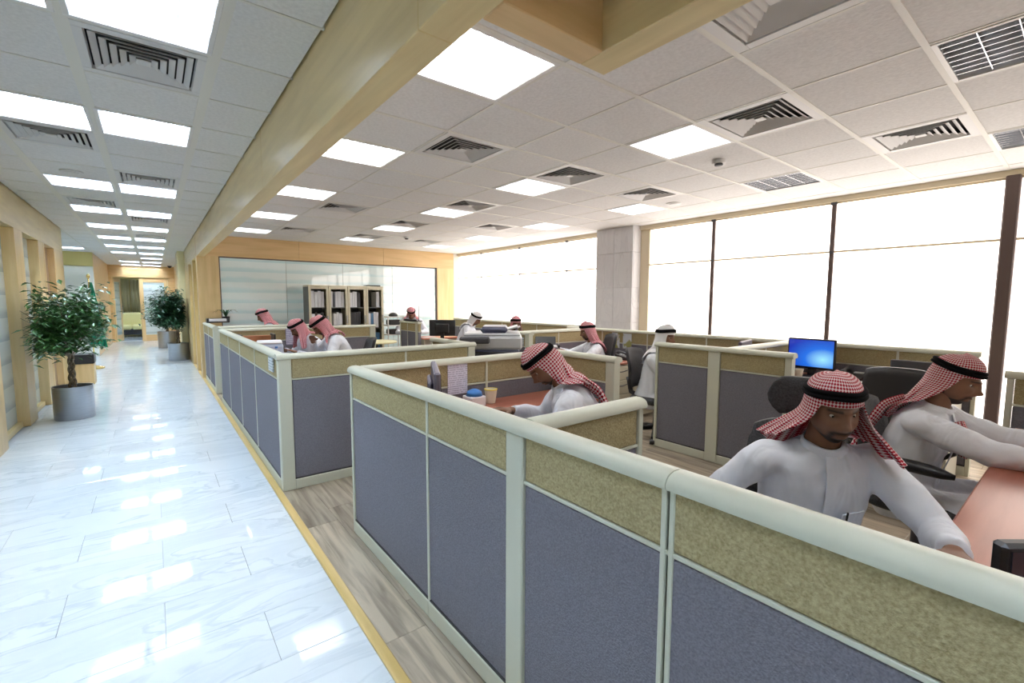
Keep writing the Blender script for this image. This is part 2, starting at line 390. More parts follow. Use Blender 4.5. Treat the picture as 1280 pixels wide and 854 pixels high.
ORD = ['first', 'second', 'third', 'fourth', 'fifth', 'sixth', 'seventh', 'eighth', 'ninth', 'tenth', 'eleventh', 'twelfth', 'thirteenth']
CEIL = 2.65

# ------------------------------------------------------------------ floors
_tiles = {}
def piece_mesh(key, lx, ly, lz, ch, m):
    """a shared chamfered slab, its top face at z = 0, centred in x and y"""
    k = (key, round(lx, 4), round(ly, 4))
    if k not in _tiles:
        me = MB().cbox(-lx / 2, lx / 2, -ly / 2, ly / 2, -lz, 0, ch).mesh(key); me.materials.append(M(m)); _tiles[k] = me
    return _tiles[k]

fl = MB().box(-4.0, 0.9, -3.6, 25.5, -0.12, -0.006).build('floor', 'grout')
tag(fl, 'polished white marble tile floor of the corridor', 'floor', kind='structure')
TW, TD, G = 0.74, 0.365, 0.0018
def marble_row(x0, x1, y, off):
    x = x0 - ((x0 - off) % TW)
    while x < x1 - 0.01:
        a, b = max(x, x0), min(x + TW, x1)
        if b - a > 0.03:
            inst('tile', piece_mesh('tile', b - a - G, TD - G, 0.02, 0.001, 'marble'), fl, ((a + b) / 2, y + TD / 2, 0))
        x += TW
j = 0
for r in range(-12, 58):
    y = 1.935 + r * TD
    if y > -2.4 and y + TD < 21.2: marble_row(-1.19, 0.655, y, 0.335 if r % 2 == 0 else -0.03)
    if 10.9 < y < 15.7: marble_row(-3.5, -1.19, y, 0.335 if r % 2 == 0 else -0.03)

fo = MB().box(0.70, 6.4, -3.6, 12.7, -0.12, -0.004).build('floor', 'plank_gap')
tag(fo, 'grey-beige oak plank floor of the open office', 'floor', kind='structure')
PW = 0.19
i = 0; x = 0.702
while x < 6.3:
    y = -1.6 - random.random() * 1.2
    while y < 5.6:
        L = 1.25; a, b = y, min(y + L, 5.62)
        if b > -0.8 and b - a > 0.05:
            inst('plank', piece_mesh('plank', PW - 0.0015, b - a - 0.0015, 0.015, 0.0012, 'plank'), fo, (x + PW / 2, (a + b) / 2, 0))
        y += L
    x += PW
rest = MB().box(0.702, 6.35, 5.62, 10.2, -0.02, 0).build('plank_field', 'plank', fo); rest['kind'] = 'stuff'
tag(MB().cbox(0.655, 0.702, -3.6, 20.8, -0.03, 0.012, 0.006).build('trim_1', 'threshold'),
    'yellow wooden threshold strip between marble and planks', 'threshold', kind='structure')

# ------------------------------------------------------------------ ceiling
ce = MB().box(-4.0, 6.5, -3.6, 26.0, CEIL + 0.13, CEIL + 0.2).build('ceiling', 'void')
tag(ce, 'suspended ceiling of white mineral tiles in a metal grid', 'ceiling', kind='structure')
OX, OPX, OPY = 1.0985, 0.603, 0.584
CX = [-1.18, -0.80, -0.25, 0.30, 0.66]; CY0, CPY = 2.205, 0.58
lights, vents = [], []          # (kind of row, index, cell)
off_l = set(); taken = set()
for ix in (-2, 1, 4):
    for iy in (-6, -3, 0, 3, 6, 9, 12, 15):
        taken.add((ix, iy)); lights.append(('o', ix, iy))
for ix, lst in ((-1, (1, 5, 10, 14)), (1, (2, 5, 8, 11, 14)), (3, (1, 5, 10, 14))):
    for iy in lst: taken.add((ix, iy)); vents.append(('o', ix, iy))
def ocell(ix, iy):
    # light column -2 is the first full column beside the wooden beam
    x0 = OX + (ix + 2) * OPX
    return x0, x0 + OPX, iy * OPY, (iy + 1) * OPY
for ix in range(-4, 8):
    for iy in range(-6, 18):
        if (ix, iy) in taken: continue
        x0, x1, y0, y1 = ocell(ix, iy); x0 = max(x0, 0.79); x1 = min(x1, 6.26); y1 = min(y1, 10.14)
        if x1 - x0 < 0.05 or y1 - y0 < 0.05: continue
        inst('ceiling_tile', piece_mesh('ceiling_tile', x1 - x0 - 0.012, y1 - y0 - 0.012, 0.015, 0.003, 'tile'), ce, ((x0 + x1) / 2, (y0 + y1) / 2, CEIL + 0.0145))
ctaken = set()
for k in (-5, 0, 3, 7, 10, 13, 16, 19, 22, 25, 28, 31):  # first pair is unseen, added behind the camera to brighten the near partition
    for c in (1, 2):
        if k == 25 and c == 1: continue
        ctaken.add((c, k)); lights.append(('c', c, k))
for c, k in ((2, 1), (1, 4), (2, 6), (1, 9), (2, 11), (2, 15), (2, 20)): ctaken.add((c, k)); vents.append(('c', c, k))
def ccell(c, k): return CX[c], CX[c + 1], CY0 + k * CPY, CY0 + (k + 1) * CPY
for k in range(-9, 33):
    for c in range(4):
        if (c, k) in ctaken: continue
        x0, x1, y0, y1 = ccell(c, k); y1 = min(y1, 20.8)
        if y1 - y0 < 0.05: continue
        inst('ceiling_tile', piece_mesh('ceiling_tile', x1 - x0 - 0.02, y1 - y0 - 0.012, 0.015, 0.003, 'tile'), ce, ((x0 + x1) / 2, (y0 + y1) / 2, CEIL + 0.0145))
for k in range(15, 24):
    for c in range(4):
        x0 = -1.18 - (c + 1) * 0.58; y0 = CY0 + k * CPY
        if k == 21 and c == 0: continue
        inst('ceiling_tile', piece_mesh('ceiling_tile', 0.568, 0.568, 0.015, 0.003, 'tile'), ce, (x0 + 0.29, y0 + 0.29, CEIL + 0.0145))
# the metal grid: one bar for each line
for ix in range(-2, 8):
    x = OX + (ix + 2) * OPX
    MB().box(x - 0.008, x + 0.008, -3.5, 10.15, CEIL - 0.003, CEIL + 0.02).build('grid_bar', 'tee', ce)
for iy in range(-6, 18):
    y = iy * OPY
    MB().box(0.78, 6.2, y - 0.014, y + 0.014, CEIL - 0.004, CEIL + 0.02).build('grid_bar', 'tee', ce)
for x in CX[1:4]:
    MB().box(x - 0.026, x + 0.026, -3.0, 20.8, CEIL - 0.004, CEIL + 0.02).build('grid_bar', 'tee', ce)
for k in range(-9, 33):
    y = CY0 + k * CPY
    MB().box(-1.18, 0.66, y - 0.008, y + 0.008, CEIL - 0.003, CEIL + 0.02).build('grid_bar', 'tee', ce)
for k in range(15, 25):
    y = CY0 + k * CPY
    MB().box(-3.5, -1.18, y - 0.008, y + 0.008, CEIL - 0.003, CEIL + 0.02).build('grid_bar', 'tee', ce)
for c in range(4):
    x = -1.18 - c * 0.58
    MB().box(x - 0.008, x + 0.008, 10.9, 15.8, CEIL - 0.003, CEIL + 0.02).build('grid_bar', 'tee', ce)

# recessed louvred lights
_lm = {}
def light_meshes(w, d):
    k = (round(w, 3), round(d, 3))
    if k in _lm: return _lm[k]
    a, b = w / 2 - 0.012, d / 2 - 0.012
    fr = MB()
    for (p, q, r, s_) in ((-a, a, -b, -b + .022), (-a, a, b - .022, b), (-a, -a + .022, -b + .022, b - .022), (a - .022, a, -b + .022, b - .022)):
        fr.cbox(p, q, r, s_, -0.006, 0.006, 0.002)
    ho = MB(); ai, bi = a - .022, b - .022
    ho.add([(-ai, -bi, 0), (ai, -bi, 0), (ai, bi, 0), (-ai, bi, 0), (-ai, -bi, .1), (ai, -bi, .1), (ai, bi, .1), (-ai, bi, .1)],
           [(0, 1, 5, 4), (1, 2, 6, 5), (2, 3, 7, 6), (3, 0, 4, 7), (4, 5, 6, 7)])
    tu = MB().tube([(-ai + .02, 0, 0), (ai - .02, 0, 0)], 0.013, 6)
    lb = MB().box(-ai, ai, -.002, .002, 0, .042)
    cb = MB().box(-.002, .002, -bi, bi, 0.001, .04)
    out = {}
    for n, mb, m in (('frame', fr, 'white'), ('housing', ho, 'reflector'), ('tube', tu, 'lamp'), ('tube_corridor', tu, 'lamp_corridor'), ('tube_off', tu, 'lamp_off'), ('long_blade', lb, 'louvre'), ('cross_blade', cb, 'louvre')):
        me = mb.mesh(n, recalc=(n != 'housing')); me.materials.append(M(m)); out[n] = me
    out['dim'] = (ai, bi); _lm[k] = out
    return out

def ceiling_light(cell, label, group, on=True):
    x0, x1, y0, y1 = cell; ms = light_meshes(x1 - x0, y1 - y0); ai, bi = ms['dim']
    t = thing('ceiling_light', label, 'ceiling light', ((x0 + x1) / 2, (y0 + y1) / 2, CEIL), 0, group)
    inst('frame', ms['frame'], t); inst('housing', ms['housing'], t)
    for q in range(4):
        yy = -bi + (q + .5) * bi / 2
        inst('tube', ms['tube_off'] if not on else (ms['tube_corridor'] if group == 'corridor ceiling lights' or x1 < .7 else ms['tube']), t, (0, yy, 0.066))
    for q in range(1, 4): inst('blade', ms['long_blade'], t, (0, -bi + q * bi / 2, 0.0))
    for q in range(1, 8): inst('blade', ms['cross_blade'], t, (-ai + q * ai / 4, 0, 0.0))
    return t

def is_off(kind, ix, iy): return kind == 'o' and (ix, iy) in ((4, 0), (4, 3), (1, 0), (4, -3), (1, -3))
ROWN = {-2: 'row beside the wooden beam', 1: 'middle row of the office', 4: 'row nearest the windows'}
seen = {}
for kd, ix, iy in lights:
    if kd == 'o':
        if iy < 0 or (ix == -2 and iy == 0):
            seen['b'] = seen.get('b', -1) + 1; lab = 'louvred light behind the camera, %s of those above the office floor' % ORD[seen['b']]
            ceiling_light(ocell(ix, iy), lab, 'lights behind the camera', not is_off(kd, ix, iy)); continue
        n = seen.get(('o', ix), 0); seen[('o', ix)] = n + 1
        st = 'unlit louvred ceiling light' if is_off(kd, ix, iy) else 'lit louvred ceiling light'
        ceiling_light(ocell(ix, iy), '%s, %s from the camera, %s' % (st, ORD[n], ROWN[ix]), 'office ceiling lights', not is_off(kd, ix, iy))
    else:
        rown = 'left' if ix == 1 else 'right'
        if iy < 0:
            ceiling_light(ccell(ix, iy), 'added corridor light, unseen behind the camera, %s column' % rown, 'lights behind the camera'); continue
        n = seen.get(('c', ix), 0); seen[('c', ix)] = n + 1
        ceiling_light(ccell(ix, iy), 'bright square light, %s from the camera in the %s corridor row' % (ORD[n], rown), 'corridor ceiling lights')
ceiling_light((-1.76, -1.18, CY0 + 21 * CPY, CY0 + 22 * CPY), 'bright square light in the lobby bay left of the corridor', 'corridor ceiling lights')

# square four-way air vents
_vm = {}
def vent_meshes(w, d):
    k = (round(w, 3), round(d, 3))
    if k in _vm: return _vm[k]
    a, b = w / 2 - .012, d / 2 - .012; N = 6; m = 0.052
    fr = MB(); ia, ib = a - m, b - m
    for (p, q, r, s_) in ((-a, a, -b, -ib), (-a, a, ib, b), (-a, -ia, -ib, ib), (ia, a, -ib, ib)): fr.cbox(p, q, r, s_, -.004, .006, .002)
    bk = MB().box(-a, a, -b, b, .06, .07)  # black sheet behind the slats, the shade of the duct painted in
    rg = []
    for q in range(N):
        u0 = 1 - q / N; u1 = min(1.02, u0 + .10)
        lo = [(-ia * u0 + .004, -ib * u0 + .004), (ia * u0 - .004, -ib * u0 + .004), (ia * u0 - .004, ib * u0 - .004), (-ia * u0 + .004, ib * u0 - .004)]
        hi = [(-ia * u1, -ib * u1), (ia * u1, -ib * u1), (ia * u1, ib * u1), (-ia * u1, ib * u1)]
        r1 = [(x, y, .012) for x, y in lo]; r2 = [(x, y, -.004) for x, y in hi]
        r3 = [(x, y, -.001) for x, y in hi]; r4 = [(x, y, .015) for x, y in lo]
        mb = MB().rings([r1, r2, r3, r4, r1], cap=False); rg.append(mb)
    ce_ = MB().cbox(-.03, .03, -.03, .03, -.003, .003, .002)
    out = []
    for n, mb, mt in [('frame', fr, 'vent'), ('duct_shade', bk, 'void'), ('centre_plate', ce_, 'vent')] + [('louvre', g, 'vent') for g in rg]:
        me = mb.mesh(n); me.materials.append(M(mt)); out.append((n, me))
    _vm[k] = out
    return out
VROW = {-1: 'row next to the wooden beam', 1: 'middle row of the office', 3: 'row towards the windows'}
for kd, ix, iy in vents:
    cell = ocell(ix, iy) if kd == 'o' else ccell(ix, iy)
    n = seen.get(('v' + kd, ix), 0); seen[('v' + kd, ix)] = n + 1
    if kd == 'o': lab = 'square slatted air vent, %s from the camera in the %s' % (ORD[n], VROW[ix])
    else: lab = 'square slatted air vent, %s from the camera in the %s corridor column' % (ORD[n], 'left' if ix == 1 else 'right')
    x0, x1, y0, y1 = cell
    t = thing('air_vent', lab, 'air vent', ((x0 + x1) / 2, (y0 + y1) / 2, CEIL), 0, 'ceiling air vents')
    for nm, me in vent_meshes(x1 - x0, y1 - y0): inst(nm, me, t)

# smoke detectors, loudspeakers, camera dome
def detector(x, y, label, r=0.055, h=0.05, flat=False, m='vent'):
    t = thing('ceiling_speaker' if flat else 'smoke_detector', label, 'speaker' if flat else 'smoke detector', (x, y, CEIL))
    MB().lathe([(r, 0), (r, -h * .5), (r * .92, -h * .62)], 20).build('base', m, t, 'angle')
    MB().lathe([(r * .6, -h * .6), (r * .62, -h * .9), (r * .45, -h)], 20).build('sensor', 'dkgrey' if not flat else 'vent', t, 'angle')
detector(3.84, 2.07, 'round grey smoke detector between the second window-row light and the middle-row light')
detector(3.80, 8.07, 'tiny far smoke detector near the far wooden wall')
detector(5.06, 3.28, 'flat round ceiling speaker above the window pillar', .085, .02, True)
detector(-0.54, 6.01, 'round dark recessed ceiling speaker in the left corridor tiles', .085, .02, True)
detector(0.04, 12.41, 'round recessed ceiling speaker far along the right corridor tiles', .085, .02, True)
t = thing('security_camera', 'small dark camera dome at the far end of the corridor ceiling', 'camera', (0.52, 20.2, CEIL))
MB().lathe([(.07, 0), (.07, -.02)], 16).build('base', 'dkgrey', t, 'angle')
MB().sphere((0, 0, -.025), (.055, .055, .05), 14).build('dome', 'black', t, True)

# ------------------------------------------------------------------ beams
def struct(name, mb, m, label, cat, smooth=False): return tag(mb.build(name, m, None, smooth), label, cat, kind='structure')
bm_ = thing('beam', 'long maple veneered ceiling beam between corridor and office', 'beam', (0.72, 4.0, 2.25), kind='structure')
ys = [-3.6, -1.2, 1.3, 3.75, 6.2, 8.2, 10.15]
for a, b in zip(ys, ys[1:]): MB().cbox(0.66, 0.78, a + .001, b - .001, 2.25, CEIL + .05, .003).build('panel', 'maple', bm_, world=True)
bx_ = thing('beam', 'short maple beam crossing above the near partition', 'beam', (1.0, 1.09, 2.25), kind='structure')
MB().cbox(0.781, 1.18, 1.04, 1.14, 2.25, CEIL + .05, .003).build('panel', 'maple_x', bx_, world=True)
by_ = thing('beam', 'maple beam running back from the corner over the near partition', 'beam', (1.24, -0.8, 2.25), kind='structure')
MB().cbox(1.181, 1.30, -3.6, 1.14, 2.25, CEIL + .05, .003).build('panel', 'maple', by_, world=True)

# ------------------------------------------------------------------ corridor wall on the left
wl = thing('wall_left', 'maple framed wall with etched glass panes along the corridor', 'wall', (-1.18, 6.0, 0), kind='structure')
XO, XI = -1.18, -1.34
def wbox(nm, y0, y1, z0, z1, m, x0=XI, x1=XO, par=wl, b=.004): return MB().cbox(x0, x1, y0, y1, z0, z1, b).build(nm, m, par, world=True)
for a, b in ((-3.6, -.9), (-.9, 1.6), (1.6, 4.1), (4.1, 6.6), (6.6, 9.05), (9.05, 11.0)): wbox('header', a + .001, b - .001, 2.25, CEIL + .03, 'maple')
openings = [(-3.2, -1.7), (-1.4, 0.2), (0.5, 2.1), (2.4, 4.0), (4.35, 5.95), (6.45, 7.48), (7.9, 8.85)]
prev = -3.6
for a, b in openings:
    wbox('post', prev, a, 0, 2.25, 'maple_z'); prev = b
    wbox('pane', a, b, 0.06, 2.25, 'glassleft', -1.30, -1.285, b=.002)
    wbox('sill', a, b, 0, 0.06, 'maple', -1.33, -1.24)
wbox('post', 8.85, 9.18, 0, 2.25, 'maple_z'); wbox('post', 9.20, 9.30, 0, 2.25, 'maple_z')
wbox('door_leaf', 9.30, 10.12, 0.0, 2.25, 'brown_door', -1.32, -1.26)
wbox('post', 10.12, 11.0, 0, 2.25, 'maple_z')
wb2 = thing('wall_lobby', 'pale walls around the lobby bay beyond the glazed wall', 'wall', (-2.4, 13, 0), kind='structure')
MB().box(-3.6, -1.345, 10.85, 11.0, 0, CEIL + .03).build('panel', 'cream', wb2, world=True)
MB().box(-3.7, -3.5, 10.9, 16.0, 0, CEIL + .03).build('panel', 'cream', wb2, world=True)
MB().cbox(-3.5, -1.16, 15.8, 15.95, 0, 2.30, .003).build('panel', 'cream', wb2, world=True)
MB().cbox(-3.5, -1.16, 15.78, 15.95, 2.30, CEIL + .03, .003).build('panel', 'yellowwood', wb2, world=True)
wf = thing('wall_far_left', 'brown maple wall of the far corridor on the left', 'wall', (-1.2, 18.3, 0), kind='structure')
for a, b in ((15.96, 17.5), (17.5, 19.1), (19.1, 20.8)): MB().cbox(-1.35, -1.16, a + .002, b - .002, 0, CEIL + .03, .004).build('panel', 'maple_x', wf, world=True)

# ------------------------------------------------------------------ corridor wall on the right, beyond the office
wr = thing('wall_far_right', 'yellow maple wall with doors on the right of the far corridor', 'wall', (0.7, 15, 0), kind='structure')
def rbox(nm, y0, y1, z0, z1, m, x0=.66, x1=.80, b=.004): return MB().cbox(x0, x1, y0, y1, z0, z1, b).build(nm, m, wr, world=True)
rbox('header', 10.32, 20.8, 2.25, CEIL + .03, 'maple')
rbox('post', 10.32, 10.42, 0, 2.25, 'maple_z'); rbox('door_leaf', 10.42, 11.3, 0, 2.25, 'yellowwood', .72, .78)
rbox('post', 11.3, 11.62, 0, 2.25, 'maple_z'); rbox('door_leaf', 11.62, 12.6, 0, 2.25, 'yellowwood', .72, .78)
rbox('post', 12.6, 20.8, 0, 2.25, 'maple_z')
pc = thing('pillar', 'slim cream pillar beside the potted trees in the far corridor', 'pillar', (.6, 14.3, 0), kind='structure')
MB().cbox(.52, .659, 14.0, 14.9, 0, CEIL, .006).build('panel', 'creamyellow', pc, world=True)

# ------------------------------------------------------------------ end of the corridor
we = thing('wall_end', 'maple end wall of the corridor with a wide doorway', 'wall', (-.2, 20.9, 0), kind='structure')
for nm, a in (('header', (-1.35, .8, 20.8, 20.95, 2.24, CEIL + .03)), ('post', (-1.35, -1.08, 20.8, 20.95, 0, 2.24)), ('post', (.46, .8, 20.8, 20.95, 0, 2.24))):
    MB().cbox(*a, .004).build(nm, 'maple_x', we, world=True)
def glazed_leaf(name, label, x0, x1, y, ang):
    t = thing(name, label, 'door', (x0, y, 0), ang, kind='structure'); w = x1 - x0
    for a in ((0, .11, -.02, .02, 0, 2.22), (w - .11, w, -.02, .02, 0, 2.22)): MB().cbox(*a, .004).build('stile', 'maple_z', t)
    for a in ((.11, w - .11, -.02, .02, 0, .22), (.11, w - .11, -.02, .02, 2.08, 2.22)): MB().cbox(*a, .004).build('rail', 'maple_x', t)
    MB().box(.11, w - .11, -.006, .006, .22, 2.08).build('pane', 'glassleft', t)
    MB().tube([(w - .055, -.05, .95), (w - .055, -.05, 1.25)], .012, 8).build('handle', 'chrome', t, True)
glazed_leaf('door_1', 'closed glazed maple door leaf right of the far doorway', -.36, .45, 20.86, 0)
glazed_leaf('door_2', 'open glazed maple door leaf at the left of the far doorway', -1.07, -.30, 20.9, math.radians(78))
rm = thing('wall_room', 'bright waiting room walls beyond the far doorway', 'wall', (0, 24, 0), kind='structure')
MB().box(-2.6, 1.6, 25.0, 25.1, 0, CEIL + .12).build('panel', 'yellowwood', rm, world=True)
MB().box(-2.7, -2.6, 20.95, 25.1, 0, CEIL + .12).build('panel', 'cream', rm, world=True)
MB().box(1.6, 1.7, 20.95, 25.1, 0, CEIL + .12).build('panel', 'cream', rm, world=True)
MB().box(-2.7, 1.7, 20.95, 25.1, CEIL + .11, CEIL + .16).build('panel', 'cream', rm, world=True)
ra = MB().box(-2.7, 1.7, 21.2, 25.1, -.02, .004).build('panel', 'marble', rm, world=True)
def curtain(x0, x1, y, z0, z1, label):
    n = 60; top = []; bot = []
    for k in range(n + 1):
        x = x0 + (x1 - x0) * k / n; yy = y + .03 * math.sin(k * 1.35)
        top.append((x, yy, z1)); bot.append((x, yy - .01, z0))
    mb = MB().rings([bot, top], cap=False, closed=False)
    o = mb.build('curtain', 'curtain', None, True, recalc=False); tag(o, label, 'curtain')
    md = o.modifiers.new('s', 'SOLIDIFY'); md.thickness = .006
curtain(-2.0, -.75, 24.9, .05, 2.3, 'pale yellow curtain left half behind the far sofa')
curtain(-.72, .6, 24.9, .05, 2.3, 'pale yellow curtain right half behind the far sofa')
sf = thing('sofa', 'pale yellow sofa seen through the far doorway', 'sofa', (-.7, 23.6, 0))
MB().cbox(-1.0, 1.0, -.42, .42, .1, .3, .03).build('base', 'blackfab', sf)
for k in range(2): MB().cbox(-.82 + k * .82, -.01 + k * .82, -.45, .25, .3, .48, .05).build('seat_cushion', 'sofa', sf)
MB().cbox(-1.0, 1.0, .22, .46, .3, .95, .06).build('backrest', 'sofa', sf)
for s_ in (-1, 1): MB().cbox(s_ * .92 - .1, s_ * .92 + .1, -.45, .4, .1, .62, .05).build('armrest', 'sofa', sf)
for sx in (-.9, .9):
    for sy in (-.35, .35): MB().box(sx - .03, sx + .03, sy - .03, sy + .03, 0.004, .1).build('leg', 'black', sf)
for a_, b_, n_ in ((-1.9, 22.3, 'left'), (-.6, 22.3, 'middle'), (.5, 22.3, 'right')): ceiling_light((a_, a_ + .55, b_, b_ + .58), '%s square light of the set added to brighten the waiting room beyond the far doorway' % n_, 'corridor ceiling lights')  # two of these three lamps are added only to brighten the room

# ------------------------------------------------------------------ back wall of the office
wk = thing('wall_back', 'maple framed back wall of the office with etched glass', 'wall', (3.3, 10.2, 0), kind='structure')
def kbox(nm, x0, x1, z0, z1, m, y0=10.15, y1=10.31, b=.004): return MB().cbox(x0, x1, y0, y1, z0, z1, b).build(nm, m, wk, world=True)
for a, b in ((.66, 2.4), (2.4, 4.2), (4.2, 6.05)): kbox('header', a + .001, b - .001, 2.27, CEIL + .03, 'maple_x')
kbox('post', .66, 1.0, 0, 2.27, 'maple_z'); kbox('post', 5.58, 6.05, 0, 2.27, 'maple_z')
for k in range(4):
    a = 1.02 + k * 1.135; kbox('pane', a + .002, a + 1.131, .1, 2.25, 'glassback', 10.2, 10.212, .001)
kbox('frame_bar', 1.0, 1.02, .1, 2.27, 'mullion', 10.19, 10.22); kbox('frame_bar', 5.555, 5.58, .1, 2.27, 'mullion', 10.16, 10.22)
kbox('frame_bar', 1.02, 5.555, 2.25, 2.27, 'mullion', 10.19, 10.22); kbox('frame_bar', 1.0, 5.58, 0, .1, 'maple_x', 10.16, 10.3)
kbox('panel', 6.051, 6.4, 0, CEIL + .03, 'wallpaint')
struct('wall_near', MB().box(-4.0, 6.5, -3.75, -3.6, 0, CEIL + .1), 'wallpaint', 'plain wall at the unseen end of the office', 'wall')
struct('wall_room_far', MB().box(.8, 6.5, 12.6, 12.75, 0, CEIL + .1), 'wallpaint', 'plain wall of the room behind the etched glass', 'wall')

# ------------------------------------------------------------------ window wall
struct('wall_right', MB().box(6.42, 6.55, -3.6, 10.2, 0, .35), 'wallpaint', 'low outer wall under the office windows', 'wall')
struct('trim_2', MB().cbox(6.16, 6.42, -3.6, 10.15, 2.59, CEIL + .02, .004), 'cassette', 'long beige pelmet above the window blinds', 'trim')
def window_bay(n, y0, y1, label):
    far_ = y0 > 5; g_ = .003 if far_ else .012
    t = thing('window_%d' % n, label, 'window', (6.2, (y0 + y1) / 2, .35), kind='structure')
    MB().box(6.36, 6.37, y0, y1, .35, 2.6).build('pane', 'pane', t, world=True)
    MB().box(6.21, 6.216, y0 + g_, y1 - g_, 2.045, 2.575).build('upper_blind', 'blind', t, world=True)
    MB().box(6.21, 6.216, y0 + g_, y1 - g_, .30, 2.02).build('lower_blind', 'blind', t, world=True)
    MB().cbox(6.2, 6.235, y0, y1, 2.022, 2.043, .004).build('transom', 'cassette', t, world=True)
    MB().tube([(6.2, y0 + .01, 2.585), (6.2, y1 - .01, 2.585)], .014, 10).build('roller', 'cassette', t, True, world=True)
    MB().cbox(6.225 if far_ else 6.185, 6.28, y0 - .022, y0 + .022, 0, 2.6, .004).build('mullion', 'mullion', t, world=True)
    MB().cbox(6.17, 6.2, y0 - .03, y0 + .03, 2.56, 2.6, .004).build('bracket', 'dkgrey', t, world=True)
    MB().cbox(6.18, 6.2, y0 - .02, y0 + .02, 2.01, 2.045, .004).build('bracket', 'dkgrey', t, world=True)
    return t
bays = [(9.1, 10.13, 'furthest window bay with white roller blinds'), (7.66, 9.1, 'second furthest window bay with white roller blinds'),
        (6.24, 7.66, 'third furthest window bay with white roller blinds'), (5.36, 6.24, 'narrow window bay on the far side of the marble pillar'),
        (3.37, 4.42, 'narrow window bay on the near side of the marble pillar'), (1.94, 3.37, 'window bay second from the marble pillar on its near side'),
        (0.55, 1.94, 'wide window bay behind the blue computer screen'), (-.9, .55, 'window bay at the edge of the photo with blinds'),
        (-2.3, -.9, 'window bay beyond the edge of the photo'), (-3.58, -2.3, 'last window bay behind the camera')]
for n, (a, b, lab) in enumerate(bays): window_bay(n + 1, a, b, lab)
MB().cbox(6.14, 6.26, .50, .60, 0, 2.6, .01).build('post', 'mullion', bpy.data.objects['window_7'], world=True)
pl = thing('pillar', 'grey marble clad pillar between the windows', 'pillar', (6.2, 4.95, 0), kind='structure')
MB().box(6.02, 6.4, 4.6, 5.33, 0, CEIL).build('core', 'marble_grey', pl, world=True)
for r in range(5):
    z0 = r * .56; z1 = min(z0 + .558, CEIL - .001)
    for c in range(2):
        y0 = 4.585 + c * .378; MB().cbox(6.0, 6.02, y0 + .001, y0 + .376, z0 + .001, z1, .002).build('tile', 'marble_grey', pl, world=True)
    MB().cbox(6.02, 6.2, 4.58, 4.6, z0 + .001, z1, .002).build('tile', 'marble_grey', pl, world=True)
MB().cbox(6.2, 6.3, 4.42, 4.6, 0, CEIL, .004).build('jamb', 'cassette', pl, world=True)

# ------------------------------------------------------------------ cubicle partitions
CAPP = [(-.034, 1.010), (-.043, 1.014), (-.045, 1.026), (-.040, 1.038), (-.030, 1.047), (-.012, 1.052), (.012, 1.052), (.030, 1.047), (.040, 1.038), (.045, 1.026), (.043, 1.014), (.034, 1.010)]
def partition(label, p0, p1, splits=(), posts=(), ends=(True, True), group='cubicle partitions', cap_ext=(0, 0)):
    """a screen along p0 -> p1: splits are (distance, kind), posts are (d0, d1)"""
    p0 = Vector((p0[0], p0[1], 0)); p1 = Vector((p1[0], p1[1], 0)); d = p1 - p0; L = d.length
    t = thing('cubicle_partition', label, 'partition', p0, math.atan2(d.y, d.x), group, 'thing')
    edges = [0.0] + sorted([s_[0] for s_ in splits] + [q for p in posts for q in p]) + [L]
    a = 0.028 if ends[0] else 0; b = L - (0.028 if ends[1] else 0)
    if ends[0]: MB().cbox(0, .028, -.034, .034, 0, 1.012, .003).build('end_post', 'frame', t)
    if ends[1]: MB().cbox(L - .028, L, -.034, .034, 0, 1.012, .003).build('end_post', 'frame', t)
    for q0, q1 in posts: MB().cbox(q0, q1, -.036, .036, 0, 1.012, .004).build('post', 'frame', t)
    cuts = [a] + edges[1:-1] + [b]
    for k in range(len(cuts) - 1):
        c0, c1 = cuts[k], cuts[k + 1]
        if c1 - c0 < .02 or any(abs(c0 - q0) < 1e-6 and abs(c1 - q1) < 1e-6 for q0, q1 in posts): continue
        MB().cbox(c0 + .004, c1 - .004, -.028, .028, .862, 1.012, .006).build('upper_panel', 'gold', t)
        MB().cbox(c0 + .004, c1 - .004, -.028, .028, .085, .850, .006).build('lower_panel', 'grey', t)
        MB().cbox(c0, c1, -.0305, .0305, .850, .862, .002).build('divider_strip', 'frame', t)
        MB().cbox(c0, c1, -.036, .036, .0, .078, .004).build('base_rail', 'frame', t)
        MB().box(c0, c1, -.031, .031, .078, .086).build('base_reveal', 'gap', t)
    for dd, kd in splits:
        if kd == 's': MB().cbox(dd - .009, dd + .009, -.032, .032, .05, 1.012, .002).build('joint_strip', 'frame', t)
        else:
            for o_ in (-.011, .011): MB().cbox(dd + o_ - .007, dd + o_ + .007, -.032, .032, .05, 1.012, .002).build('joint_strip', 'frame', t)
    # rounded cap rail, its seams where the joints are
    cs = [-.012 - cap_ext[0]] + [s_[0] for s_ in splits if s_[1] == 'd'] + [L + .012 + cap_ext[1]]
    for k in range(len(cs) - 1):
        c0, c1 = cs[k] + .0012, cs[k + 1] - .0012
        MB().rings([[(c0, y, z) for y, z in CAPP], [(c1, y, z) for y, z in CAPP]]).build('cap_rail', 'frame', t, 'angle')
    return t

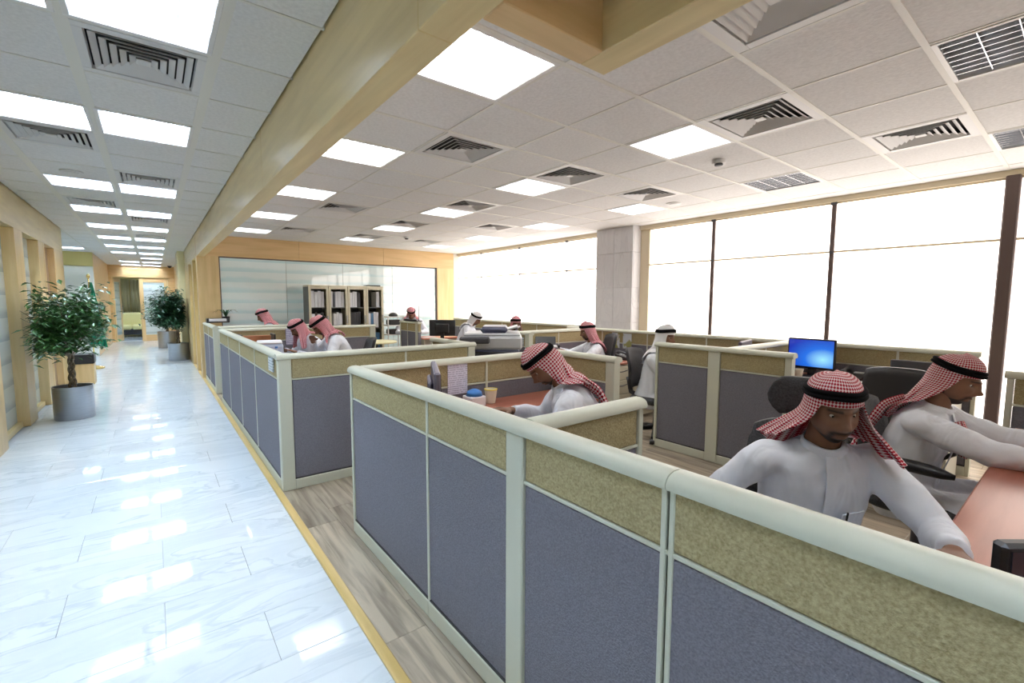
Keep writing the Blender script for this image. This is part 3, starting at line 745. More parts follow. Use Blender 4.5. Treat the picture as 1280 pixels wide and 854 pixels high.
partition('long near partition of gold and grey fabric bordering the wood floor', (.96, 2.80), (.96, -.9), ((1.0, 's'), (2.21, 'd'), (2.80, 's')), ((1.585, 1.675),))
partition('partition behind the man leaning over his desk, with a sheet pinned on it', (.995, 2.765), (2.60, 2.765), ((.91, 's'),), (), (False, True))
partition('short partition to the right of the man leaning over his desk', (2.63, 2.80), (2.63, 2.12), (), ((.60, .68),), (True, False))
partition('stub partition jutting from the near partition into its cubicles', (.998, 1.165), (1.58, 1.165), (), (), (False, True))
partition('partition with a small sign facing the corridor, middle cubicle', (.74, 3.79), (.74, 7.60), ((.98, 's'), (1.9, 's'), (2.85, 's')), (), (False, True))
partition('front partition of the middle cubicle facing the camera', (.706, 3.75), (2.45, 3.75), ((1.02, 's'),), ((.0, .09), (1.665, 1.744)), (False, False))
partition('short return partition at the corner beside the copier', (2.42, 3.79), (2.42, 4.50), (), (), (False, True))
partition('back partition of the middle cubicle with the lined sheet', (.775, 7.57), (2.95, 7.57), ((1.1, 's'),), ((2.08, 2.175),), (False, False))
partition('corridor-side partition of the farthest cubicle by the maple post', (.74, 8.36), (.74, 10.12), ((.9, 's'),), ((0, .08),), (False, True))
partition('front partition of the farthest cubicle by the corridor', (.775, 8.39), (2.30, 8.39), ((.8, 's'),), (), (False, True))
partition('free-standing grey partition beyond the aisle with a wide upright post', (3.96, 2.69), (3.96, 1.45), (), ((.55, .66), (1.19, 1.24)), (True, False))
partition('partition joining the free-standing grey one to the window side', (3.995, 1.98), (5.295, 1.98), ((.65, 's'),), (), (False, False))
partition('long partition in front of the near windows behind the blue screen', (5.33, .57), (5.33, 5.30), ((.52, 's'), (1.45, 's'), (2.35, 's'), (3.2, 's'), (4.0, 's')), ())
partition('partition at the edge of the photo beside the man in profile', (3.96, .30), (3.96, -1.3), ((.55, 's'),), ())
partition('partition with a small white notice beyond the copier', (3.85, 5.60), (3.85, 4.52), ((.5, 's'),), ((1.0, 1.08),), (True, False))
partition('partition behind the fax machine and the man in the dark chair', (3.89, 4.80), (5.29, 4.80), ((.7, 's'),), (), (False, False))
partition('long partition in front of the far windows', (5.75, 5.45), (5.75, 9.6), ((1.1, 's'), (2.2, 's'), (3.3, 's')), ())
partition('far grey partition with a black tray on top, near the bookcases', (4.02, 8.85), (4.02, 8.02), ((.35, 's'),), ((.70, .79),), (True, False))

# ------------------------------------------------------------------ furniture builders
def desk(label, x0, x1, y0, y1, legs='ends', m='desk', z=.73):
    t = thing('desk', label, 'desk', ((x0 + x1) / 2, (y0 + y1) / 2, 0), 0, 'office desks')
    MB().cbox(x0, x1, y0, y1, z - .03, z, .006).build('worktop', m, t, world=True)
    if (x1 - x0) > (y1 - y0):
        for a in (x0 + .02, x1 - .045): MB().cbox(a, a + .025, y0 + .04, y1 - .04, 0, z - .03, .003).build('side_panel', 'ped', t, world=True)
        MB().cbox(x0 + .05, x1 - .05, (y0 + y1) / 2 - .01, (y0 + y1) / 2 + .01, .3, z - .03, .003).build('modesty_panel', 'ped', t, world=True)
    else:
        for a in (y0 + .02, y1 - .045): MB().cbox(x0 + .04, x1 - .04, a, a + .025, 0, z - .03, .003).build('side_panel', 'ped', t, world=True)
        MB().cbox((x0 + x1) / 2 - .01, (x0 + x1) / 2 + .01, y0 + .05, y1 - .05, .3, z - .03, .003).build('modesty_panel', 'ped', t, world=True)
    return t
desk('pinkish cherry desk shared by the two nearest men', 1.02, 3.90, -.55, .25)
desk('cherry desk against the partition with the pinned sheet', 1.62, 2.58, 2.24, 2.73)
desk('cherry desk behind the near partition under the tilted screen', 1.0, 1.6, 1.22, 2.73)
desk('cherry desk along the corridor side of the middle cubicle', .79, 1.28, 4.3, 7.5)
desk('cherry desk in the farthest cubicle by the corridor', .79, 1.26, 8.45, 10.0)
desk('cherry desk along the partition before the man in the white headscarf', 4.05, 5.28, 2.02, 2.42)
desk('cherry desk with papers and phones above the drawer pedestal', 4.12, 5.28, 3.44, 3.80)
desk('cherry desk under the fax machine', 3.92, 5.28, 4.38, 4.76)
desk('cherry desk of the man facing the camera', 4.0, 5.28, 4.86, 5.38)
desk('cherry desk with the cup and the blue screen', 4.72, 5.28, .62, 1.93)
desk('far cherry desk below the black computer screen', 3.32, 4.3, 6.2, 6.75)
desk('far cherry desk beside the grey partition', 4.1, 4.9, 8.0, 8.6)

def pedestal(label, x, y, rz=0):
    t = thing('drawer_pedestal', label, 'drawer unit', (x, y, 0), rz)
    MB().cbox(-.21, .21, -.22, .22, .03, .69, .004).build('body', 'ped', t)
    for k, (z0, z1) in enumerate(((.04, .34), (.35, .51), (.52, .68))):
        dr = MB().cbox(-.2, .2, -.24, -.22, z0, z1, .004).build('drawer', 'cabinet', t)
        pts = [(-.10 + .02 * q, -.243, z1 - .05 - .012 * math.sin(PI * q / 10)) for q in range(11)]
        MB().tube(pts, .006, 6).build('handle', 'dkgrey', dr, True)
    MB().lathe([(.012, 0), (.012, .006)], 10).build('lock', 'black', t)
    t.children[-1].location = (.16, -.24, .655); t.children[-1].rotation_euler = (PI / 2, 0, 0)
pedestal('cream drawer pedestal under the far cherry desk, left of the pair', 4.36, 3.68)
pedestal('cream drawer pedestal under the far cherry desk, next to the dark chair', 4.80, 3.68)

def office_chair(label, x, y, rz, headrest=False, mesh_back=False, back_h=.98, group='office chairs', arms=True):
    """the sitter looks along local +y"""
    t = thing('office_chair', label, 'chair', (x, y, 0), rz, group)
    bm = MB(); rs = []
    for z_, e in ((0, .9), (.02, 1.0), (.055, 1.0), (.075, .88)):
        rs.append([(.24 * e * math.copysign(abs(math.cos(a)) ** .55, math.cos(a)), .24 * e * math.copysign(abs(math.sin(a)) ** .55, math.sin(a)), .385 + z_) for a in [2 * PI * k / 28 for k in range(28)]])
    bm.rings(rs).build('seat', 'blackfab', t, True)
    # curved backrest
    rows = []; N = 14
    for i in range(10):
        v = i / 9; z = .52 + (back_h - .52) * v; w = .215 * (1 - .18 * v ** 3) * (.75 + .25 * math.sin(PI * min(1, v * 1.6 + .18) / 1.0 if v < .3 else PI / 2))
        y0 = -.25 - .05 * v + .03 * math.sin(PI * v)
        rows.append((z, w, y0))
    vs = []; fs = []
    for side in (0, 1):
        for z, w, y0 in rows:
            for k in range(N + 1):
                u = -1 + 2 * k / N
                vs.append((w * u, y0 + .05 * u * u - (.035 if side else 0), z - .03 * abs(u) ** 3 * (1 if z > .85 else 0)))
    R_ = len(rows); C_ = N + 1; n = R_ * C_
    for i in range(R_ - 1):
        for k in range(N):
            a = i * C_ + k; fs += [(a, a + 1, a + 1 + C_, a + C_), (a + n, a + n + C_, a + n + 1 + C_, a + n + 1)]
    bd = [k for k in range(C_)] + [i * C_ + N for i in range(1, R_)] + [(R_ - 1) * C_ + k for k in range(N - 1, -1, -1)] + [i * C_ for i in range(R_ - 2, 0, -1)]
    for q in range(len(bd)): a, b = bd[q], bd[(q + 1) % len(bd)]; fs.append((a, a + n, b + n, b))
    MB().add(vs, fs).build('backrest', 'leather' if mesh_back else 'blackfab', t, True)
    MB().tube([(0, -.15, .40), (0, -.29, .46), (0, -.33, .62)], [.03, .028, .022], 8).build('back_support', 'black', t, True)
    if headrest:
        hr = MB(); rs = []
        for i in range(7):
            v = i / 6; e = math.sin(PI * (.12 + .76 * v)) ** .5
            rs.append([(.13 * e * math.copysign(abs(math.cos(a)) ** .7, math.cos(a)), -.30 + .035 * math.sin(a) * e + .03 * math.cos(a) ** 2, back_h + .03 + .17 * v) for a in [2 * PI * k / 24 for k in range(24)]])
        hr.rings(rs).build('headrest', 'blackfab', t, True)
        MB().tube([(0, -.31, back_h - .06), (0, -.32, back_h + .08)], .014, 8).build('headrest_stem', 'black', t, True)
    if arms:
        for s_ in (-1, 1):
            ar = MB().tube([(s_ * .22, -.05, .42), (s_ * .28, -.05, .46), (s_ * .285, -.05, .64)], [.02, .018, .018], 8).build('armrest', 'black', t, True)
            pts = [(s_ * .285, -.18 + .34 * q / 8, .65 + .012 * math.sin(PI * q / 8)) for q in range(9)]
            MB().tube(pts, [.012, .024, .028, .03, .03, .03, .028, .024, .012], 10).build('arm_pad', 'black', ar, True)
    MB().tube([(0, 0, .09), (0, 0, .385)], [.03, .024], 10).build('gas_column', 'dkgrey', t, True)
    for k in range(5):
        a = 2 * PI * k / 5 + .3; c, s_ = math.cos(a), math.sin(a)
        lg = MB().tube([(.02 * c, .02 * s_, .11), (.16 * c, .16 * s_, .095), (.29 * c, .29 * s_, .07)], [.028, .022, .016], 8).build('base_arm', 'black', t, True)
        w = MB().tube([(.29 * c - .024 * s_, .29 * s_ + .024 * c, .03), (.29 * c + .024 * s_, .29 * s_ - .024 * c, .03)], .03, 12).build('caster', 'black', lg, 'angle')
    return t

def monitor(label, x, y, z, rz, w=.42, h=.27, screen='screenoff', lift=.09, back='black', group=None, tilt=0.0):
    """the screen looks along local -y"""
    t = thing('computer_monitor', label, 'monitor', (x, y, z), rz, group)
    hs = MB().cbox(-w / 2, w / 2, -.012, .02, lift, lift + h, .008).build('housing', back, t)
    MB().cbox(-w / 2 + .1, w / 2 - .1, .02, .045, lift + .05, lift + h - .06, .012).build('rear_bulge', back, hs)
    MB().box(-w / 2 + .014, w / 2 - .014, -.0145, -.0125, lift + .018, lift + h - .014).build('display', screen, t)
    MB().cbox(-.03, .03, .012, .04, .01, lift + .1, .006).build('stand_neck', 'black', t)
    MB().lathe([(.11, 0), (.11, .008), (.05, .016)], 24).build('stand_base', 'black', t, 'angle')
    return t
monitor('bright blue computer screen beside the white cup', 5.02, 1.69, .73, -PI / 2 - .06, .42, .29, 'screen', .08)
monitor('back of a black computer screen at the corner of the photo', 1.52, -.045, .73, math.atan2(-.616, .787), .44, .2, 'screenoff', .03)
monitor('dark computer screen seen from its side near the pinned sheet', 1.18, 2.17, .73, math.radians(-116 + 180), .47, .28, 'screenoff', .09, 'screengrey')
monitor('black computer screen in the far desks beside the grey partition', 3.66, 6.5, .73, math.atan2(-.616, .787) + PI, .42, .26, 'screenoff', .16)
monitor('narrow dark computer screen beside the small white notice', 4.12, 5.12, .73, math.radians(45), .40, .26, 'screenoff', .1, 'screengrey')
monitor('low flat dark computer screen peeking over the grey free-standing partition', 4.75, 2.2, .73, PI + .2, .42, .24, 'screenoff', .09, 'screengrey')

# ------------------------------------------------------------------ desk items
def cup(label, x, y, z, h=.085, r=.035, rim=None):
    t = thing('cup', label, 'cup', (x, y, z))
    MB().lathe([(r * .72, 0), (r, h), (r * .93, h), (r * .68, .006)], 20).build('body', 'cupwhite', t, 'angle')
    MB().lathe([(r * 1.03, h - .006), (r * 1.05, h + .002), (r * .93, h + .002), (r * .93, h - .006)], 20, cap=False).build('rim', rim or 'cupwhite', t, True)
cup('white paper cup in front of the blue screen', 4.84, 1.72, .73)
cup('white cup with a yellow rim by the pinned sheet', 1.86, 2.62, .73, .10, .045, 'yellow')
tb = thing('tissue_box', 'blue and white box below the pinned sheet', 'box', (1.72, 2.62, .73))
MB().cbox(-.06, .06, -.06, .06, 0, .07, .006).build('body', 'plainpaper', tb); MB().lathe([(.058, .07), (.05, .10), (.02, .115)], 16).build('lid', 'blue', tb, True)
tag(MB().box(1.575, 1.735, 2.7305, 2.7335, .80, 1.035).build('paper_sheet', 'paper'), 'white printed sheet pinned to the partition near the bent man', 'paper')
tag(MB().cbox(1.55, 1.70, 7.52, 7.538, .78, 1.03, .004).build('lined_sheet', 'lined'), 'lavender lined sheet on the back partition of the middle cubicle', 'paper')
tag(MB().cbox(.695, .706, 3.87, 4.03, .90, 1.01, .002).build('name_sign', 'sign'), 'small pale sign on the corridor side of the middle cubicle', 'sign')
tag(MB().cbox(3.806, 3.815, 4.62, 4.78, .86, .98, .002).build('notice', 'sign'), 'small white notice on the partition beyond the copier', 'sign')
for k, (a, b, lab) in enumerate(((4.24, 4.38, 'map print on the window partition, nearer the pillar'), (4.03, 4.18, 'map print on the window partition, nearer the white headscarf'))):
    tag(MB().box(5.297, 5.300, a, b, .78, 1.0).build('map_sheet', 'map'), lab, 'map')

def phone(label, x, y, z, rz):
    t = thing('desk_phone', label, 'telephone', (x, y, z), rz)
    mb = MB().add([(-.09, -.09, 0), (.09, -.09, 0), (.09, .1, 0), (-.09, .1, 0), (-.09, -.09, .025), (.09, -.09, .025), (.09, .1, .07), (-.09, .1, .07)],
                  [(0, 3, 2, 1), (4, 5, 6, 7), (0, 1, 5, 4), (1, 2, 6, 5), (2, 3, 7, 6), (3, 0, 4, 7)])
    mb.build('base', 'black', t)
    pts = [(-.06, -.08 + .17 * q / 8, .06 + .035 * q / 8 + .012 * math.sin(PI * q / 8)) for q in range(9)]
    MB().tube(pts, [.02, .026, .018, .015, .015, .015, .018, .026, .02], 10).build('handset', 'dkgrey', t, True)
    MB().cbox(-.005, .07, .03, .08, .05, .066, .003).build('display', 'ltgrey', t)
phone('black desk phone near the blue screen', 5.16, 1.38, .73, -1.6)
phone('black desk phone on the desk at the edge of the photo', 3.66, .06, .73, -1.2)
phone('dark desk phone on the desk with papers', 4.62, 3.60, .73, .3)
mp = thing('mobile_phone', 'dark mobile phone on the pinkish desk', 'mobile phone', (2.95, .06, .73), -.6)
MB().cbox(-.03, .03, -.06, .06, 0, .011, .004).build('body', 'dkgrey', mp); MB().box(-.025, .025, -.045, .05, .011, .0118).build('screen', 'ltgrey', mp)
def papers(label, x, y, z, rz, n=4, w=.21, d=.29):
    t = thing('paper_stack', label, 'paper', (x, y, z), rz)
    for k in range(n):
        a = .12 * math.sin(k * 2.3); c, s_ = math.cos(a), math.sin(a)
        o = MB().box(-w / 2, w / 2, -d / 2, d / 2, k * .004, k * .004 + .003).build('sheet', 'plainpaper', t); o.rotation_euler = (0, 0, a)
papers('loose white papers on the desk above the drawer pedestal', 4.86, 3.58, .73, .5, 5)
papers('white papers on the pinkish desk by the man in profile', 3.12, .12, .73, .2, 2)
papers('white papers beside the cup and blue screen', 4.80, 1.45, .73, .1, 3)
papers('papers on the desk of the bent man', 1.40, 1.75, .73, .5, 3)
kb = thing('keyboard', 'white keyboard on the desk of the blue screen', 'keyboard', (4.84, 1.15, .73), PI / 2)
MB().cbox(-.22, .22, -.07, .07, 0, .02, .005).build('body', 'ltgrey', kb)
for r in range(4): MB().cbox(-.21, .21, -.06 + r * .03, -.036 + r * .03, .02, .027, .003).build('key_row', 'plainpaper', kb)
sc_ = thing('scanner', 'white and dark flatbed scanner behind the empty mesh chair', 'scanner', (5.06, .86, .73), PI / 2)
MB().cbox(-.22, .22, -.16, .16, 0, .09, .012).build('body', 'ltgrey', sc_); MB().cbox(-.215, .215, -.155, .155, .09, .12, .01).build('lid', 'ltgrey', sc_)
ld = MB().cbox(-.2, .2, .10, .13, .12, .24, .008).build('feeder', 'dkgrey', sc_)
fx = thing('fax_machine', 'white and black fax machine on the far desk', 'fax machine', (4.14, 4.55, .73), -.7)
MB().cbox(-.19, .19, -.15, .15, 0, .11, .012).build('body', 'dkgrey', fx); MB().cbox(-.15, .15, -.14, .05, .11, .135, .008).build('top_cover', 'plainpaper', fx)
a = MB().cbox(-.14, .14, 0, .012, 0, .16, .004).build('paper_tray', 'black', fx); a.location = (0, .1, .1); a.rotation_euler = (-.5, 0, 0)
MB().cbox(.155, .185, -.12, .12, .11, .15, .01).build('handset', 'black', fx)
pr = thing('desk_printer', 'pale blue and white printer in the middle cubicle', 'printer', (1.08, 6.25, .73), 1.4)
MB().cbox(-.2, .2, -.17, .17, 0, .2, .03).build('body', 'paleblue', pr); MB().cbox(-.19, .19, -.16, .12, .2, .225, .012).build('lid', 'plainpaper', pr)
MB().cbox(-.15, .15, -.24, -.17, .04, .055, .004).build('output_tray', 'ltgrey', pr); MB().cbox(-.17, -.1, -.176, -.168, .12, .17, .002).build('control_panel', 'black', pr)
tr = thing('document_tray', 'brown and black document tray in the middle cubicle', 'tray', (1.10, 7.1, .73), 0)
MB().cbox(-.2, .2, -.14, .14, 0, .02, .004).build('base', 'black', tr); MB().cbox(-.18, .18, .02, .05, .02, .24, .006).build('file', 'orange', tr)
for s_ in (-1, 1): MB().cbox(s_ * .2 - .01, s_ * .2 + .01, -.14, .14, 0, .26, .004).build('side', 'black', tr)
bt = thing('bottle', 'blue plastic bottle beside the printer in the middle cubicle', 'bottle', (1.12, 5.95, .73))
MB().lathe([(.03, 0), (.032, .02), (.032, .11), (.014, .14), (.014, .16)], 16).build('body', 'paleblue', bt, 'angle'); MB().lathe([(.016, .158), (.016, .18)], 12).build('cap', 'blue', bt)
pb = thing('photo_frame_box', 'black tray with pink papers on top of the farthest cubicle corner', 'tray', (.90, 9.75, 1.053))
MB().cbox(-.17, .17, -.1, .1, 0, .02, .004).build('base', 'black', pb)
for s_ in (-1, 1): MB().cbox(s_ * .165 - .008, s_ * .165 + .008, -.1, .1, .0, .075, .003).build('side', 'black', pb)
MB().cbox(-.13, .13, -.07, .07, .02, .07, .004).build('papers', 'plainpaper', pb)
MB().cbox(-.17, .17, .085, .1, .0, .075, .003).build('back', 'black', pb)
bb = thing('letter_tray', 'flat black tray on the far grey partition', 'tray', (4.05, 8.38, 1.053), PI / 2)
MB().cbox(-.28, .28, -.07, .07, 0, .015, .003).build('base', 'black', bb); MB().cbox(-.28, .28, .055, .07, .015, .04, .003).build('lip', 'black', bb)
tag(MB().tube([(4.02, 8.06, 1.055), (4.02, 8.05, 1.36)], .005, 8).build('antenna', 'black', None, True), 'thin black upright rod on the far grey partition', 'rod')

# wire-like stack of letter trays at the far aisle
st = thing('shelf_rack', 'white open rack with black objects beside the bookcases', 'rack', (4.06, 9.35, 0))
for sx in (-.17, .17):
    for sy in (-.13, .13): MB().box(sx - .01, sx + .01, sy - .01, sy + .01, 0, 1.12).build('upright', 'white', st)
for z in (.35, .72, .92, 1.1): MB().cbox(-.18, .18, -.14, .14, z, z + .02, .003).build('shelf', 'white', st)
for z, lab in ((.94, 'upper'), (.74, 'lower')):
    tag(MB().cbox(3.93, 4.19, 9.25, 9.45, z, z + .11, .02).build('desk_organiser', 'black'), 'black box on the %s shelf of the white rack' % lab, 'box')
tag(MB().lathe([(.09, 0), (.10, .03), (.06, .07), (.02, .08)], 16, (4.06, 9.35, 1.12)).build('hat', 'black', None, True), 'small black rounded object on top of the white rack', 'box')

rt = thing('round_table', 'pale yellow round table in the far aisle', 'table', (3.12, 7.95, 0))
MB().lathe([(.36, .70), (.37, .715), (.36, .73)], 40).build('tabletop', 'tabletop', rt, 'angle'); MB().tube([(0, 0, .03), (0, 0, .70)], .035, 12).build('column', 'dkgrey', rt, True)
MB().lathe([(.24, 0), (.24, .015), (.05, .035)], 28).build('base', 'dkgrey', rt, 'angle')

# ------------------------------------------------------------------ bookcases
def bookcase(label, x0, w, y0, h, seed, low=.02, side=None):
    rnd = random.Random(seed); d = .40
    t = thing('bookcase', label, 'cabinet', (x0 + w / 2, y0 + d / 2, 0), 0, 'bookcases on the back wall')
    def b(nm, a, m, par=t, c=.003): return MB().cbox(*a, c).build(nm, m, par, world=(par is t))
    b('side_panel', (x0, x0 + .02, y0 + .02, y0 + d, 0, h), side or 'cabinet'); b('side_panel', (x0 + w - .02, x0 + w, y0 + .02, y0 + d, 0, h), 'cabinet')
    b('top_panel', (x0, x0 + w, y0, y0 + d, h, h + .03), 'cabinet'); b('back_panel', (x0 + .02, x0 + w - .02, y0 + d - .015, y0 + d, 0, h), 'cabgrey')
    b('plinth', (x0 + .02, x0 + w - .02, y0 + .02, y0 + d - .02, 0, .08), 'cabgrey')
    zs = [.08, .48, .90, 1.32]
    for z in zs: b('shelf', (x0 + .02, x0 + w - .02, y0 + .03, y0 + d - .015, z - .018, z), 'cabgrey')
    fr = .045
    dr = b('door', (x0 + .002, x0 + fr, y0, y0 + .02, .08, h), 'cabinet')
    b('door_stile', (x0 + w - fr, x0 + w - .002, y0, y0 + .02, .08, h), 'cabinet'); b('door_rail', (x0 + fr, x0 + w - fr, y0, y0 + .02, h - .045, h), 'cabinet'); b('door_rail', (x0 + fr, x0 + w - fr, y0, y0 + .02, .08, .13), 'cabinet')
    b('handle', (x0 + w - fr + .012, x0 + w - fr + .03, y0 - .02, y0, 1.0, 1.16), 'steel')
    return t, (x0, w, y0, d, zs)
def fill(bc, lo, seed, pal, shelf_names):
    x0, w, y0, d, zs = bc; rnd = random.Random(seed)
    for zi, z in enumerate(zs):
        if zi == 0: continue
        x = x0 + .05; n = 0
        while x < x0 + w - .11:
            bw = rnd.choice((.045, .06, .07)); hgt = rnd.uniform(.29, .33)
            if rnd.random() < .86 and x + bw < x0 + w - .05:
                m = rnd.choice(pal[zi])
                o = MB().cbox(x, x + bw - .003, y0 + .05, y0 + .33, z, z + hgt, .003).build('binder', m)
                cname = {'binder_w': 'white', 'binder_b': 'blue', 'binder_k': 'black'}[m]
                tag(o, '%s binder, %s from the left on the %s of the %s bookcase' % (cname, ORD[n], ('low shelf', 'middle shelf', 'top shelf')[zi - 1], shelf_names), 'binder', 'binders in the bookcases')
                n += 1
            x += bw
WB = .37; YB = 9.25; HB = 1.72
cases = []
for k, nm in enumerate(('leftmost', 'second', 'third', 'rightmost')):
    t_, bc = bookcase('%s cream bookcase with binders behind its door on the back wall' % nm, 2.33 + k * WB, WB - .002, YB, HB, k, side='cabgrey' if k == 0 else None)
    W_, K_, B_ = ['binder_w'], ['binder_k'], ['binder_b']
    pal = {0: {1: K_, 2: W_ + K_, 3: W_}, 1: {1: W_, 2: W_, 3: W_}, 2: {1: K_, 2: K_, 3: ['binder_k', 'binder_w']}, 3: {1: B_, 2: ['binder_w', 'binder_b', 'binder_w'], 3: ['binder_w', 'binder_k']}}[k]
    fill(bc, 0, 40 + k, pal, nm)
tag(MB().cbox(3.5, 3.78, 9.32, 9.55, 1.752, 1.775, .004).build('flat_file', 'black'), 'flat dark file lying on top of the rightmost bookcase', 'file')

# ------------------------------------------------------------------ copier
cp = thing('photocopier', 'large grey and navy photocopier behind the near cubicles', 'photocopier', (3.04, 4.24, 0), math.radians(-38))
cp.scale = (1, 1, 1.19)
MB().cbox(-.3, .3, -.3, .3, .05, .78, .015).build('body', 'navy', cp)
for z0, z1 in ((.08, .26), (.27, .45), (.46, .62)):
    dr = MB().cbox(-.27, .27, -.315, -.3, z0, z1, .006).build('paper_drawer', 'ltgrey', cp); MB().cbox(-.08, .08, -.325, -.315, z1 - .05, z1 - .02, .004).build('handle', 'dkgrey', dr)
MB().cbox(-.28, .28, -.31, -.05, .64, .76, .01).build('output_bay', 'black', cp)
MB().cbox(-.33, .33, -.3, .3, .78, .90, .02).build('scanner_deck', 'ltgrey', cp)
MB().cbox(-.34, -.02, -.38, -.28, .84, .90, .012).build('control_panel', 'dkgrey', cp)
MB().cbox(-.31, .31, -.26, .3, .90, .925, .012).build('platen_cover', 'ltgrey', cp)
MB().cbox(-.13, .17, -.2, .28, .925, .985, .025).build('document_feeder', 'navy', cp)
a = MB().cbox(.0, .17, -.16, .22, 0, .015, .005).build('feed_tray', 'ltgrey', cp); a.location = (.12, 0, .935); a.rotation_euler = (0, -.25, 0)
for sx in (-.22, .22):
    for sy in (-.22, .22): MB().tube([(sx, sy - .015, .03), (sx, sy + .015, .03)], .03, 10).build('caster', 'black', cp)

# ------------------------------------------------------------------ plants
def leaf_cloud(pts, size, rnd, droop=.5):
    mb = MB()
    for p in pts:
        a = rnd.uniform(0, 2 * PI); tilt = rnd.uniform(-.2, 1.2) * droop; L = size * rnd.uniform(.7, 1.25); W = L * .42
        d = Vector((math.cos(a) * math.cos(tilt), math.sin(a) * math.cos(tilt), -math.sin(tilt))); s_ = d.cross(Vector((rnd.uniform(-.3, .3), rnd.uniform(-.3, .3), 1))).normalized(); up = s_.cross(d)
        p = Vector(p); q = p + d * L * .5
        mb.add([p, q + s_ * W * .5 + up * L * .04, p + d * L - up * L * .1, q - s_ * W * .5 + up * L * .04], [(0, 1, 2), (0, 2, 3)])
    return mb
def ficus(label, potlabel, x, y, pr_, ph, h0, cz, rx, rz_, nleaf, leaf, seed, lsize=.075, xlim=(-9, 9), cx=0.0, ry=None):
    rnd = random.Random(seed)
    p = thing('plant_pot', potlabel, 'pot', (x, y, 0), 0, 'steel plant pots')
    MB().lathe([(pr_ * .97, 0), (pr_, .01), (pr_, ph - .012), (pr_ * 1.01, ph), (pr_ * .955, ph), (pr_ * .95, ph - .06)], 48).build('shell', 'steel', p, 'angle')
    MB().lathe([(pr_ * .94, ph - .07), (pr_ * .94, ph - .055)], 32).build('soil', 'soil', p)
    t = thing('ficus_tree', label, 'potted tree', (x, y, ph - .056), 0, 'ficus trees in the corridor')
    for k in range(3):
        pts = []; H = h0
        for q in range(25):
            v = q / 24; a = v * 5.0 * PI / 1.6 + k * 2 * PI / 3; r = .028 * (1 - .3 * v)
            pts.append((r * math.cos(a), r * math.sin(a), v * H))
        MB().tube(pts, [.017 - .005 * q / 24 for q in range(25)], 8).build('trunk_stem', 'bark', t, True)
    zc = cz - (ph - .056); L = []
    nb = 46
    for k in range(nb):
        a = rnd.uniform(0, 2 * PI); el = rnd.uniform(-.55, 1.0); rr = rnd.uniform(.65, 1.0) * (1.12 if rnd.random() < .15 else 1)
        tip = Vector((cx + rx * rr * math.cos(a) * math.cos(el), (ry or rx) * rr * math.sin(a) * math.cos(el), zc + rz_ * rr * math.sin(el)))
        tip.x = min(max(tip.x, xlim[0] - x + .03), xlim[1] - x - .03); root = Vector((0, 0, h0 * rnd.uniform(.85, 1.05)))
        mid = (root + tip) / 2 + Vector((0, 0, .08))
        cv = [root.lerp(mid, q / 4).lerp(mid.lerp(tip, q / 4), q / 4) for q in range(5)]
        L.append((cv, tip))
    br = MB()
    for cv, tip in L: br.tube(cv, [.009, .007, .006, .004, .002], 5)
    o = br.build('branches', 'bark', t, True); o['kind'] = 'stuff'
    pts = []
    for k in range(nleaf):
        cv, tip = rnd.choice(L); v = rnd.uniform(.3, 1.04) ** .8
        q = min(3, int(v * 4)); b = cv[q].lerp(cv[q + 1], min(1.3, v * 4 - q)); s = .085
        b = b + Vector((rnd.gauss(0, s), rnd.gauss(0, s), rnd.gauss(0, s * .8)))
        if xlim[0] - x + lsize < b.x < xlim[1] - x - lsize: pts.append(b)
    o = leaf_cloud(pts, lsize, rnd).build('foliage', leaf, t, recalc=False); o['kind'] = 'stuff'
ficus('large ficus tree with a braided trunk in the near steel pot', 'wide brushed steel pot of the large near ficus', -.83, 7.70, .19, .40, .47, 1.17, .46, .52, 4300, 'leaf', 3, .095, (-1.17, 9), -.12, .85)
ficus('ficus tree in front of the cream pillar along the far corridor', 'brushed steel pot in front of the cream pillar', .43, 13.68, .21, .42, .4, 1.2, .46, .66, 4600, 'leaf2', 5, .10, (-9, .64), -.12)
ficus('ficus tree standing behind another one far down the corridor', 'brushed steel pot farthest along the corridor', .30, 17.6, .25, .5, .5, 1.3, .4, .55, 900, 'leaf2', 8, .1, (-9, .64), -.05)
sp = thing('potted_plant', 'small spiky green plant in the farthest cubicle', 'plant', (1.05, 9.95, 1.053))
MB().lathe([(.05, 0), (.065, .1), (.055, .1), (.05, .08)], 18).build('pot', 'black', sp, 'angle')
for k in range(9):
    a = k * 2.4; c, s_ = math.cos(a), math.sin(a); pts = [(.1 * q * c * .5, .1 * q * s_ * .5, .09 + .11 * q - .022 * q * q) for q in range(5)]
    rs = []
    for q, pt in enumerate(pts):
        w = .014 * (1 - (q / 4) ** 2) + .001; rs.append([(pt[0] - s_ * w, pt[1] + c * w, pt[2]), (pt[0], pt[1], pt[2] - .003), (pt[0] + s_ * w, pt[1] - c * w, pt[2])])
    MB().rings(rs).build('leaf', 'leaf2', sp)

